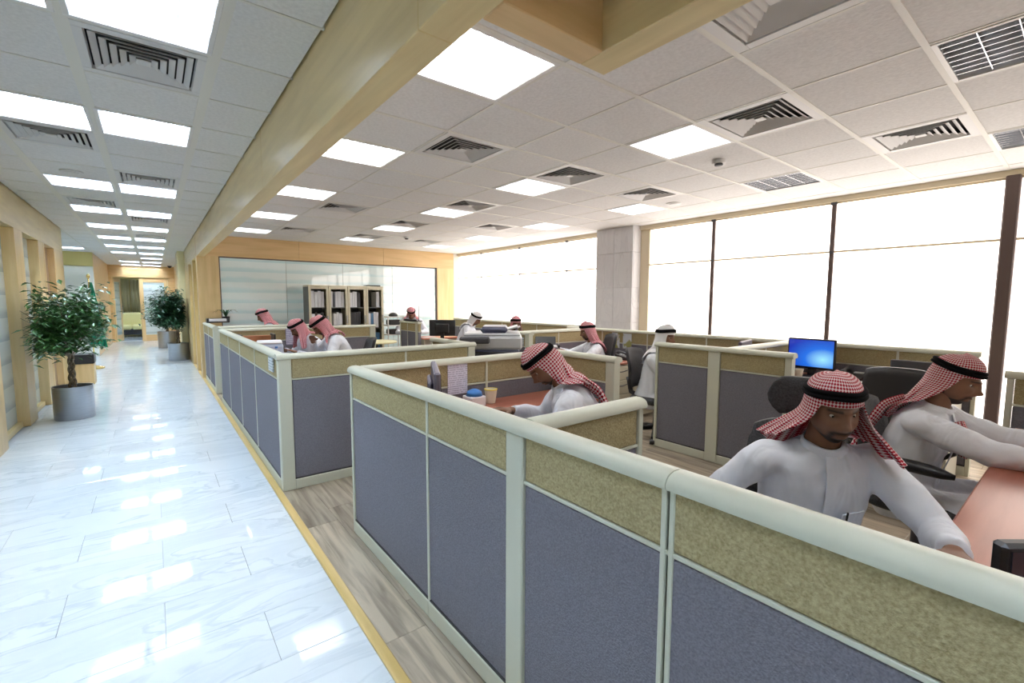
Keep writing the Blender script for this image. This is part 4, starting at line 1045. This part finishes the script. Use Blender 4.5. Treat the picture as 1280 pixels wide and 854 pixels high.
# ------------------------------------------------------------------ flag and side table in the lobby bay
fg = thing('flag', 'green flag hanging from a pole with a brass finial', 'flag', (-1.04, 13.0, 0))
MB().lathe([(.16, 0), (.16, .03), (.03, .07)], 24).build('base', 'brass', fg, 'angle'); MB().tube([(0, 0, .05), (0, 0, 1.9)], .013, 10).build('pole', 'brass', fg, True)
MB().sphere((0, 0, 1.94), (.03, .03, .05), 12).build('finial', 'brass', fg, True)
rs = []
for i in range(22):
    v = i / 21; z = 1.82 - 1.28 * v; w = .05 + .27 * v ** .9; ring = []
    for k in range(32):
        u = k / 31; ring.append((-.09 * v + w * u, .035 * v * math.sin(u * 17 + v) + .01 * math.sin(u * 9), z - .10 * u * v))
    rs.append(ring)
o = MB().rings(rs, cap=False, closed=False).build('cloth', 'flag', fg, True, recalc=False); md = o.modifiers.new('s', 'SOLIDIFY'); md.thickness = .004
stb = thing('side_table', 'small cream box table with a dark top behind the near ficus', 'side table', (-1.0, 10.75, 0))
MB().cbox(-.14, .14, -.16, .16, 0, .36, .006).build('body', 'maple_z', stb); MB().cbox(-.15, .15, -.17, .17, .36, .52, .006).build('top', 'black', stb)

# ------------------------------------------------------------------ people
def remesh(name, mb, voxel, smooth_it=5, fac=.5):
    me = mb.mesh(name); o = bpy.data.objects.new(name, me); COL.objects.link(o)
    r = o.modifiers.new('r', 'REMESH'); r.mode = 'VOXEL'; r.voxel_size = voxel
    if smooth_it: s_ = o.modifiers.new('s', 'SMOOTH'); s_.factor = fac; s_.iterations = smooth_it
    dg = bpy.context.evaluated_depsgraph_get(); dg.update()
    m2 = bpy.data.meshes.new_from_object(o.evaluated_get(dg)); bpy.data.objects.remove(o); bpy.data.meshes.remove(me)
    m2.name = name; m2.materials.clear()
    return m2

def mesh_to_mb(me, mb, m=0, smooth=True):
    vs = [tuple(v.co) for v in me.vertices]; fs = [list(p.vertices) for p in me.polygons]; mb.add(vs, fs, m)

def ell_ring(c, ax, ay, rx, ry, n=20, p=1.0):
    out = []
    for k in range(n):
        a = 2 * PI * k / n; ca, sa = math.cos(a), math.sin(a)
        if p != 1: ca = math.copysign(abs(ca) ** p, ca); sa = math.copysign(abs(sa) ** p, sa)
        out.append(c + ax * (rx * ca) + ay * (ry * sa))
    return out

def head_mesh(nu, nv):
    """a face in head space: x to the person's right, y forward, z up, origin at ear height; returns verts, faces, dark tone"""
    V = []; T = []
    g = lambda t, w: math.exp(-(t / w) ** 2)
    sm = lambda a, b, t: (lambda q: q * q * (3 - 2 * q))(min(1, max(0, (t - a) / (b - a))))
    for i in range(nv + 1):
        ph = PI * i / nv; cz = -math.cos(ph); sr = max(math.sin(ph), 1e-3)
        for k in range(nu):
            th = 2 * PI * k / nu; sx, cy = math.sin(th), math.cos(th)
            x = .076 * sr * sx; y = .096 * sr * cy; z = .118 * cz
            t = max(0, (-z - .01) / .108)
            x *= 1 - .30 * t ** 1.3
            if y < 0: y *= 1 - .55 * min(1, t * 1.3)
            else: y *= 1 + .10 * t
            if y > 0: y -= .010 * g(z - .02, .05) * (1 - g(x, .045)) * sm(0, .05, y)
            if cy > .15:
                fr = sm(.15, .5, cy)
                y += fr * (.019 * g(x, .0125) * g(z + .030, .015) + .012 * g(x, .010) * sm(-.045, -.02, z) * (1 - sm(.0, .03, z)))
                y += fr * .007 * (g(x - .017, .009) + g(x + .017, .009)) * g(z + .038, .009)
                y -= fr * .012 * (g(abs(x) - .032, .016)) * g(z - .006, .012)
                y += fr * .007 * g(z - .026, .009) * g(x, .05)
                y += fr * .007 * g(abs(x) - .045, .018) * g(z + .025, .02)
                y += fr * .009 * g(x, .024) * (g(z + .064, .0055) + 1.05 * g(z + .0775, .007))
                y -= fr * .005 * g(x, .022) * g(z + .0705, .003)
                y -= fr * .004 * g(x, .02) * g(z + .089, .006)
                y += fr * .012 * g(x, .026) * g(z + .108, .016)
            tone = 0
            if cy > -.1:
                tone = max(tone, .95 * sm(.074, .083, -z) * (cy > .0))                         # chin beard
                tone = max(tone, .92 * g(z + .0545, .0062) * (1 if abs(x) < .028 else g(abs(x) - .028, .006)) * (cy > .3))   # moustache
                tone = max(tone, .9 * g(abs(x) - .030, .008) * sm(.048, .056, -z) * (cy > .3))            # sides of the mouth
                tone = max(tone, .55 * sm(.05, .085, -z + .25 * (abs(x) - .045)) * sm(.038, .05, abs(x)))  # jaw line
                tone = max(tone, .9 * g(z - .0265, .0045) * sm(.010, .016, abs(x)) * (1 - sm(.046, .054, abs(x))) * (cy > .3))  # eyebrows
                tone = max(tone, .55 * g(abs(x) - .032, .013) * g(z - .006, .006) * (cy > .3))              # lashes and eye shade line
                tone = max(tone, .25 * g(z + .0705, .003) * g(x, .02) * (cy > .3))
            if z > .05 or cy < -.1: tone = max(tone, .9)
            V.append((x, y, z)); T.append(tone)
    F = []
    for i in range(nv):
        for k in range(nu):
            a = i * nu + k; b = i * nu + (k + 1) % nu; F.append((a, b, b + nu, a + nu))
    return V, F, T

def ik(S, T, a, b, pole):
    d = T - S; L = min(d.length, (a + b) * .995); u = d.normalized()
    ca = (a * a + L * L - b * b) / (2 * a * L); ca = max(-1, min(1, ca)); sa = math.sqrt(1 - ca * ca)
    w = (pole - u * pole.dot(u)).normalized()
    return S + u * (a * ca) + w * (a * sa), S + u * L

def person(label, head_top, face_deg, lean=.3, side=0.0, twist=0.0, hyaw=0.0, hpitch=.3, hroll=0.0, handL=(-.18, .45, .78), handR=(.18, .45, .78),
           scarf='check', hi=False, openL=(48, 78), openR=(48, 78), lenL=.34, lenR=.34, lenB=.40, sweepL=.0, sweepR=.0, flare=.5, tails=(), cord_tilt=0.0, collar=True, tuck=1.0, pocket=False, group='men at the office desks'):
    """a seated man in a white robe; local +y is where he faces, +x his right hand side; head_top is the world point of his crown"""
    vox = .0085 if hi else .014
    P = Vector((0, 0, .52)); sd = Vector((math.sin(side), math.sin(lean) * math.cos(side), math.cos(lean) * math.cos(side))).normalized()
    ax = Vector((math.cos(twist), math.sin(twist), 0)); ax = (ax - sd * ax.dot(sd)).normalized(); ay = sd.cross(ax)
    neck = P + sd * .50
    Rh = Matrix.Rotation(-hyaw, 3, 'Z') @ Matrix.Rotation(-hpitch, 3, 'X') @ Matrix.Rotation(hroll, 3, 'Y')
    hd = (sd + Vector((0, .45 * math.sin(hpitch), .6))).normalized()
    O = neck + hd * .098 + Rh @ Vector((0, .028, .062))
    top = O + Rh @ Vector((0, 0, .128))
    # slide the figure so that the crown is at head_top
    rz = math.radians(face_deg) - PI / 2
    dz = head_top[2] - top.z
    P.z += dz; neck.z += dz; O.z += dz; top.z += dz
    loc = Vector(head_top) - Matrix.Rotation(rz, 3, 'Z') @ Vector((top.x, top.y, head_top[2]))
    root = thing('person', label, 'person', (loc.x, loc.y, 0), rz, group)
    SH = {}
    for s_, nm in ((-1, 'L'), (1, 'R')): SH[nm] = P + sd * .435 + ax * (s_ * .175)
    arms = {}
    for nm, tg, s_ in (('L', handL, -1), ('R', handR, 1)):
        arms[nm] = ik(SH[nm], Vector(tg), .285, .255, Vector((s_ * .75 * tuck, -.35, -.6)))
    # ---- robe
    rb = MB()
    secs = [(-.06, .185, .16), (.0, .195, .165), (.10, .175, .145), (.20, .172, .135), (.30, .182, .135), (.38, .186, .128), (.44, .168, .11), (.475, .12, .085), (.505, .072, .068)]
    rb.rings([ell_ring(P + sd * h, ax, ay, rx, ry, 24, .85) for h, rx, ry in secs])
    for nm, s_ in (('L', -1), ('R', 1)):
        S = SH[nm]; E_, W_ = arms[nm]
        rb.capsule(S, E_, .068, .058, 14); rb.capsule(P + sd * .41 + ax * (s_ * .09), S, .07, .066, 14)
        Wc = E_ + (W_ - E_) * .97; rb.tube([E_, E_.lerp(Wc, .3), E_.lerp(Wc, .7), Wc], [.057, .057, .048, .044], 14); rb.sphere(E_, .058, 14)
    kn = {}
    for s_ in (-1, 1):
        hp = P + Vector((s_ * .09, .02, -.02)); kz = max(.47, min(.54, P.z)); K = Vector((s_ * .14, .42, kz)); A = Vector((s_ * .13, .40, .12)); kn[s_] = (K, A)
        rb.capsule(hp, K, .10, .078, 14); rb.tube([K, K.lerp(A, .5), A], [.078, .075, .085], 14)
    rb.rings([[Vector(q) for q in ((-.10, y, z - .02), (.10, y, z - .02), (.10, y, z + .05), (-.10, y, z + .05))] for y, z in ((.05, P.z - .02), (.40, kn[1][0].z - .02))])
    me = remesh('robe', rb, vox, 6 if hi else 4)
    full = MB(); mesh_to_mb(me, full); bpy.data.meshes.remove(me)
    if collar:
        nd = ((O + Rh @ Vector((0, -.012, -.05))) - neck).normalized(); nx = (ax - nd * ax.dot(nd)).normalized(); ny = nd.cross(nx)
        full.rings([ell_ring(neck + nd * h + ny * .006, nx, ny, r, r, 24) for h, r in ((-.05, .088), (-.02, .078), (.008, .071), (.026, .069), (.028, .063), (.0, .064))], cap=False)
    robe = full.build('robe', 'thobe', root, True, recalc=False)
    if hi:
        tx = bpy.data.textures.get('folds') or bpy.data.textures.new('folds', 'CLOUDS'); tx.noise_scale = .13; tx.noise_depth = 1
        dm = robe.modifiers.new('folds', 'DISPLACE'); dm.texture = tx; dm.strength = .04; dm.mid_level = .5; dm.texture_coords = 'LOCAL'
        # button placket down the chest
        pk = MB(); prs = []
        for q in range(9):
            h = .50 - .36 * q / 8
            sec = [z for z in secs]; ry = np.interp(h, [z[0] for z in sec], [z[2] for z in sec]); c = P + sd * h + ay * (ry + .009)
            prs.append([c - ax * .019, c + ay * .004 - ax * .017, c + ay * .004 + ax * .017, c + ax * .019])
        pk.rings(prs).build('placket', 'thobe', robe, 'angle')
    if pocket:
        def chest(h, x, o_): return P + sd * h + ax * x + ay * (np.interp(h, [z[0] for z in secs], [z[2] for z in secs]) * math.sqrt(max(.05, 1 - (x / .2) ** 2)) + o_)
        MB().rings([[chest(h, x, o_) for x, o_ in ((-.05, .008), (-.05, .014), (-.135, .014), (-.135, .008))] for h in (.30, .24, .19)]).build('pocket', 'thobe', robe)
        MB().tube([chest(.315, -.062, .02), chest(.255, -.066, .018)], .0035, 8).build('pen', 'black', robe, True)
    # ---- body: neck, trunk, arms, hands, feet in one skin, and the head
    bd = MB()
    bd.rings([ell_ring(P + sd * h, ax, ay, rx, ry, 16) for h, rx, ry in ((-.02, .13, .10), (.2, .12, .09), (.38, .14, .09), (.46, .10, .07), (.5, .056, .056))])
    jaw = O + Rh @ Vector((0, -.012, -.05))
    bd.tube([neck - sd * .04, neck.lerp(jaw, .5), jaw], [.062, .056, .056], 14)
    for nm, s_ in (('L', -1), ('R', 1)):
        S = SH[nm]; E_, W_ = arms[nm]; u = (W_ - E_).normalized()
        bd.capsule(P + sd * .42, S, .05, .045, 10); bd.capsule(S, E_, .045, .036, 10); bd.capsule(E_, W_, .036, .026, 10)
        lat = u.cross(Vector((0, 0, 1))); lat = lat.normalized() if lat.length > .1 else Vector((1, 0, 0)); dn = lat.cross(u)
        if dn.z > 0: dn = -dn
        pm = W_ + u * .085
        bd.rings([ell_ring(W_ + u * q, lat, dn, rx, ry, 10) for q, rx, ry in ((-.01, .027, .022), (.03, .036, .017), (.07, .042, .015), (.092, .040, .013))])
        for f_, (o_, L_) in enumerate(((-.030, .062), (-.010, .075), (.011, .070), (.031, .055))):
            b0 = pm + lat * o_; d1 = (u + dn * .25).normalized(); d2 = (u + dn * .8).normalized()
            bd.tube([b0 - u * .01, b0 + d1 * L_ * .5, b0 + d1 * L_ * .5 + d2 * L_ * .5], [.0098, .0092, .0075], 8)
        inn = -s_ if lat.dot(ax) > 0 else s_
        tb0 = W_ + u * .03 + lat * (.03 * inn); td = (u * .7 + lat * (.75 * inn) + dn * .2).normalized()
        bd.tube([tb0, tb0 + td * .035, tb0 + td * .035 + (td + u * .6).normalized() * .03], [.014, .0115, .009], 8)
    for s_ in (-1, 1):
        K, A = kn[s_]; bd.capsule(P + Vector((s_ * .08, 0, 0)), K, .07, .05, 10); bd.capsule(K, A + Vector((0, 0, -.03)), .05, .035, 10)
        bd.rings([ell_ring(A + Vector((0, y, -.075)), Vector((1, 0, 0)), Vector((0, 0, 1)), w, h, 10) for y, w, h in ((-.06, .03, .035), (0, .042, .04), (.1, .045, .03), (.17, .03, .02))])
    me = remesh('body', bd, .0075 if hi else .012, 3)
    bo = MB(); mesh_to_mb(me, bo); nb = len(bo.v); bpy.data.meshes.remove(me)
    hv, hf, ht = head_mesh(*((120, 84) if hi else (56, 40)))
    bo.add([O + Rh @ Vector(p) for p in hv], hf, 0)
    nh = len(bo.v)
    for s_ in (-1, 1):
        c = O + Rh @ Vector((s_ * .032, .0635, .005)); bo.sphere(c, .0105, 12, 1)
        c = O + Rh @ Vector((s_ * .032, .0712, .003)); bo.sphere(c, .0048, 8, 2)
    bo.sphere(O + Rh @ Vector((.075, -.012, -.015)), (.012, .02, .03), 10, 0); bo.sphere(O + Rh @ Vector((-.075, -.012, -.015)), (.012, .02, .03), 10, 0)
    me = bo.mesh('body', recalc=False)
    at = me.attributes.new('tone', 'FLOAT', 'POINT'); tn = [0.0] * nb + ht + [0.0] * (len(bo.v) - nh); at.data.foreach_set('value', tn)
    link('body', me, ['skin', 'eyewhite', 'cord'], root, True)
    for s_ in (-1, 1):
        K, A = kn[s_]
        MB().rings([ell_ring(A + Vector((0, y, -.078)), Vector((1, 0, 0)), Vector((0, 0, 1)), w, h, 14) for y, w, h in ((-.075, .034, .036), (-.02, .05, .04), (.08, .054, .038), (.17, .046, .03), (.21, .02, .018))]).build('shoe', 'shoe', root, True)
    # ---- headscarf: columns of cloth from the crown, over the cord, down to the shoulders
    caps = [(SH['L'], SH['R'], .082), (P + sd * .1 - ax * .07, P + sd * .40 - ax * .08, .135), (P + sd * .1 + ax * .07, P + sd * .40 + ax * .08, .135), (P + sd * .1, P + sd * .42, .14), (SH['L'], arms['L'][0], .082), (SH['R'], arms['R'][0], .082), (neck - sd * .03, neck + sd * .06, .07)]
    def push(p):
        for a, b, r in caps:
            ab = b - a; q = a + ab * max(0, min(1, (p - a).dot(ab) / ab.length_squared)); d = p - q
            if d.length < r: p = q + (d.normalized() if d.length > 1e-6 else Vector((0, -1, 0))) * r
        lp = Rh.transposed() @ (p - O); e = Vector((lp.x / .082, lp.y / .103, lp.z / .126))
        if e.length < 1: lp = Vector((e.x * .082, e.y * .103, e.z * .126)) / e.length; p = O + Rh @ lp
        return p
    nT = 144 if hi else 72; nD = 26 if hi else 14
    sm = lambda a, b, t: (lambda q: q * q * (3 - 2 * q))(min(1, max(0, (t - a) / (b - a))))
    grid = []; uvs = []
    rnd = random.Random(int(abs(head_top[0] * 977 + head_top[1] * 313)))
    phs = [rnd.uniform(0, 6.28) for _ in range(4)]
    for k in range(nT):
        th = -PI + 2 * PI * k / nT; deg = math.degrees(abs(th)); sx, cy = math.sin(th), math.cos(th)
        op = openR if sx > 0 else openL; lenS = lenR if sx > 0 else lenL; sw = sweepR if sx > 0 else sweepL
        zb = .062 + .008 * cy
        col = []; arc = 0.0; cu = []
        for q in range(8):
            a = (PI / 2) * q / 7; rr = math.sin(a)
            lp = Vector((.0775 * rr * sx, .0945 * rr * cy, zb + (.074) * math.cos(a) ** .9 + .003 * math.sin(3 * th + phs[0]) * math.sin(2 * a)))
            col.append(O + Rh @ lp)
        cu = [.125 * q / 7 for q in range(8)]
        w_ = sm(op[0], op[1], deg); back = sm(95, 170, deg)
        L = .026 + w_ * ((lenS * (1 - back) + lenB * back) - .026)
        p = col[-1].copy(); out = Rh @ Vector((sx, cy, 0)); out.z *= .2; out.normalize(); ds = L / nD
        hdn = Rh @ Vector((0, 0, -1))
        for q in range(1, nD + 1):
            t = q / nD * L; g = sm(.03, .14, t)
            d = hdn * (1 - g) + Vector((0, 0, -1)) * g
            d += out * (flare * (.15 + .85 * g) * (.55 if back > .5 else .8))
            d += Vector((0, -1, 0)) * (sw * g * (1 - .6 * back))
            p = p + d.normalized() * ds
            p = push(p)
            f_ = sm(.05, .25, t)
            pp = p + out * f_ * (.011 * math.sin(9 * th + phs[1]) + .007 * math.sin(17 * th + phs[2] + 6 * t))
            col.append(push(pp)); cu.append(.125 + t)
        grid.append(col); uvs.append(cu)
    R_ = len(grid[0]); vs = [p for c in grid for p in c]; fs = []; uvl = []
    for k in range(nT):
        k2 = (k + 1) % nT
        for q in range(R_ - 1):
            fs.append((k * R_ + q, k2 * R_ + q, k2 * R_ + q + 1, k * R_ + q + 1))
            for kk, qq in ((k, q), (k + 1, q), (k + 1, q + 1), (k, q + 1)):
                th = 2 * PI * kk / nT; rad = .10 if qq > 6 else .10 * max(.25, math.sin(PI / 2 * qq / 7)); uvl.append((th * .10, uvs[kk % nT][qq]))
    smb = MB().add(vs, fs)
    for tl in tails:                                    # loose ends of the cloth: (points, widths)
        pts, wds = tl[0], tl[1]; n = 16; m_ = 11; rs = []
        P_ = [P + sd * p[0] + ax * p[1] + ay * p[2] for p in pts]
        def cr(v):
            f_ = v * (len(P_) - 1); i = min(int(f_), len(P_) - 2); return P_[i].lerp(P_[i + 1], f_ - i)
        for q in range(n + 1):
            v = q / n; c = (cr(max(0, v - .06)) + cr(v) * 2 + cr(min(1, v + .06))) / 4; d = (cr(min(1, v + .1)) - cr(max(0, v - .1))).normalized()
            wv = np.interp(v, np.linspace(0, 1, len(wds)), wds); nrm = ay * tl[2]; s_ = d.cross(nrm).normalized(); up = s_.cross(d)
            row = []
            for k in range(m_):
                u = -1 + 2 * k / (m_ - 1); row.append(c + s_ * (wv * u) + up * (.018 * math.cos(u * 5 + v * 2 + phs[3])))
            rs.append(row)
        n0 = len(smb.v); smb.add([p for r in rs for p in r], [])
        for q in range(n):
            for k in range(m_ - 1):
                smb.f.append([n0 + q * m_ + k, n0 + q * m_ + k + 1, n0 + (q + 1) * m_ + k + 1, n0 + (q + 1) * m_ + k]); smb.m.append(0)
                for qq, kk in ((q, k), (q, k + 1), (q + 1, k + 1), (q + 1, k)): uvl.append((kk * .016, qq * .02))
    me = smb.mesh('headscarf', recalc=False)
    ul = me.uv_layers.new(name='UVMap'); ul.data.foreach_set('uv', [c for p in uvl for c in p])
    ob = link('headscarf', me, [scarf], root, True)
    sl = ob.modifiers.new('thick', 'SOLIDIFY'); sl.thickness = .004; sl.offset = 1
    # ---- the doubled black cord
    ag = MB(); n = 48
    for lvl in range(2):
        pts = []
        for k in range(n):
            a = 2 * PI * k / n; pts.append(O + Rh @ Vector((.0840 * math.sin(a) * (1 - .03 * lvl), .1020 * math.cos(a) * (1 - .03 * lvl), .064 + .015 * lvl + (.012 + cord_tilt) * math.cos(a) + .002 * math.sin(3 * a))))
        rs = []
        for k in range(n):
            d = (pts[(k + 1) % n] - pts[k - 1]).normalized(); b = (Rh @ Vector((0, 0, 1))); b = (b - d * b.dot(d)).normalized(); a_ = d.cross(b)
            rs.append([pts[k] + (a_ * math.cos(2 * PI * q / 8) + b * math.sin(2 * PI * q / 8)) * (.0095 if hi else .0105) for q in range(8)])
        rs.append(rs[0]); ag.rings(rs, cap=False)
    ag.build('head_cord', 'cord', root, True, recalc=False)
    return root, (loc.x, loc.y)

def seated(label, chair_label, *a, chair=None, **k):
    root, (x, y) = person(label, *a, **k)
    if chair_label:
        rz = root.rotation_euler.z; d = Vector((-math.sin(rz), math.cos(rz), 0))
        c_ = dict(chair or {}); q_ = c_.pop('shift', .0); rz = rz + c_.pop('turn', .0)
        office_chair(chair_label, x + d.x * q_, y + d.y * q_, rz, **c_)
    return root

# the two near men, facing the shared desk (-y)
seated('bearded man in red checked headscarf and white robe looking down, nearest the camera', 'black office chair of the nearest man, its headrest behind his scarf',
       (1.86, .545, 1.20), -138, lean=.30, hpitch=.20, hyaw=-.04, hroll=.05, handL=(-.17, .555, .745), handR=(.27, .30, .62), hi=True, pocket=True,
       openL=(54, 62), openR=(52, 92), lenL=.27, lenR=.27, lenB=.38, sweepL=-.4, sweepR=.95, flare=.85, chair=dict(headrest=True, back_h=.91, shift=.0, turn=-.33, arms=False))
seated('man in red checked headscarf and white robe seen in profile with arms on the desk', 'black office chair of the man in profile',
       (3.14, .39, 1.187), -90, lean=.28, hpitch=.26, hyaw=.0, handL=(-.20, .62, .77), handR=(.19, .64, .78), hi=True,
       openL=(62, 112), openR=(64, 116), lenL=.30, lenR=.28, lenB=.36, sweepL=.75, sweepR=.85, flare=.25, cord_tilt=-.02,
       tails=(([(.50, .03, -.10), (.43, .06, -.17), (.28, .11, -.20), (.06, .13, -.21)], [.05, .075, .06, .05], -1), ([(.48, .02, .11), (.42, .03, .165), (.38, .04, .185), (.33, .04, .19)], [.03, .05, .06, .055], 1)), chair=dict(back_h=.93, shift=.12))
# the man bent over in the second cubicle
seated('man in red checked headscarf bent over his desk behind the near partition', None,
       (1.67, 1.97, 1.18), 138, scarf='check_mid', lean=.42, hpitch=.80, hyaw=-.1, handL=(-.22, .50, .78), handR=(.16, .52, .78), hi=True,
       openL=(62, 112), openR=(64, 116), lenL=.28, lenR=.30, lenB=.40, sweepL=.6, sweepR=.6, flare=.3,
       tails=(([(.48, -.02, -.10), (.40, -.06, -.16), (.28, -.09, -.17), (.12, -.10, -.185)], [.04, .07, .07, .06], -1),))
far = dict(scarf='check_far')
seated('man in pale red headscarf bowing his head in the middle cubicle, nearer one', 'black chair of the bowing man in the middle cubicle',
       (1.52, 5.85, 1.24), 172, lean=.45, hpitch=.75, handL=(-.2, .5, .80), handR=(.05, .42, .95), openL=(52, 86), openR=(54, 90), sweepL=.5, sweepR=.5, flare=.3, **far)
seated('man in red headscarf behind the bowing man in the middle cubicle', None, (1.44, 6.55, 1.19), 190, lean=.5, hpitch=.6, openL=(52, 80), openR=(52, 80), flare=.3, **far)
seated('man in red headscarf in the farthest cubicle by the corridor', 'black chair in the farthest cubicle by the corridor', (1.50, 9.25, 1.29), 165, lean=.25, hpitch=.45, openL=(52, 86), openR=(54, 90), sweepL=.5, sweepR=.5, flare=.35, **far)
seated('man in white headscarf leaning sideways at the far window desks', None, (4.50, 6.72, 1.25), -50, lean=.35, side=-.12, hpitch=.55, hroll=.2, scarf='scarf_white', openL=(52, 86), openR=(54, 90), sweepL=.6, sweepR=.6, flare=.25)
seated('man in pink checked headscarf facing the camera at the far windows', None, (4.68, 5.88, 1.20), -115, lean=.2, hpitch=.1, flare=.4, **far)
seated('man in pink headscarf turned away in a dark chair near the fax machine', 'high black chair of the man near the fax machine', (4.55, 4.20, 1.175), 150, lean=.2, hpitch=.2, sweepL=.5, sweepR=.5, flare=.3, handL=(-.2, .5, .8), handR=(.1, .55, .8), chair=dict(back_h=1.02, shift=.1), **far)
seated('man in white headscarf with black cord behind the free-standing partition', 'black chair of the man in the white headscarf', (4.20, 2.76, 1.205), -78, tuck=.1, handR=(.10, .42, .80), lean=.18, hpitch=.08, hyaw=.15, scarf='scarf_white', openL=(50, 76), openR=(50, 76), flare=.45, chair=dict(back_h=.95, shift=.06, arms=False))
seated('man in dark red checked headscarf bent low behind the far grey partition', None, (4.34, 9.05, 1.29), -115, lean=.4, hpitch=.7, openL=(60, 96), openR=(60, 96), sweepL=.5, sweepR=.5, flare=.3, **far)

office_chair('empty black high-backed chair between the two nearest men', 4.10, .80, math.radians(-84), mesh_back=True, back_h=1.03)
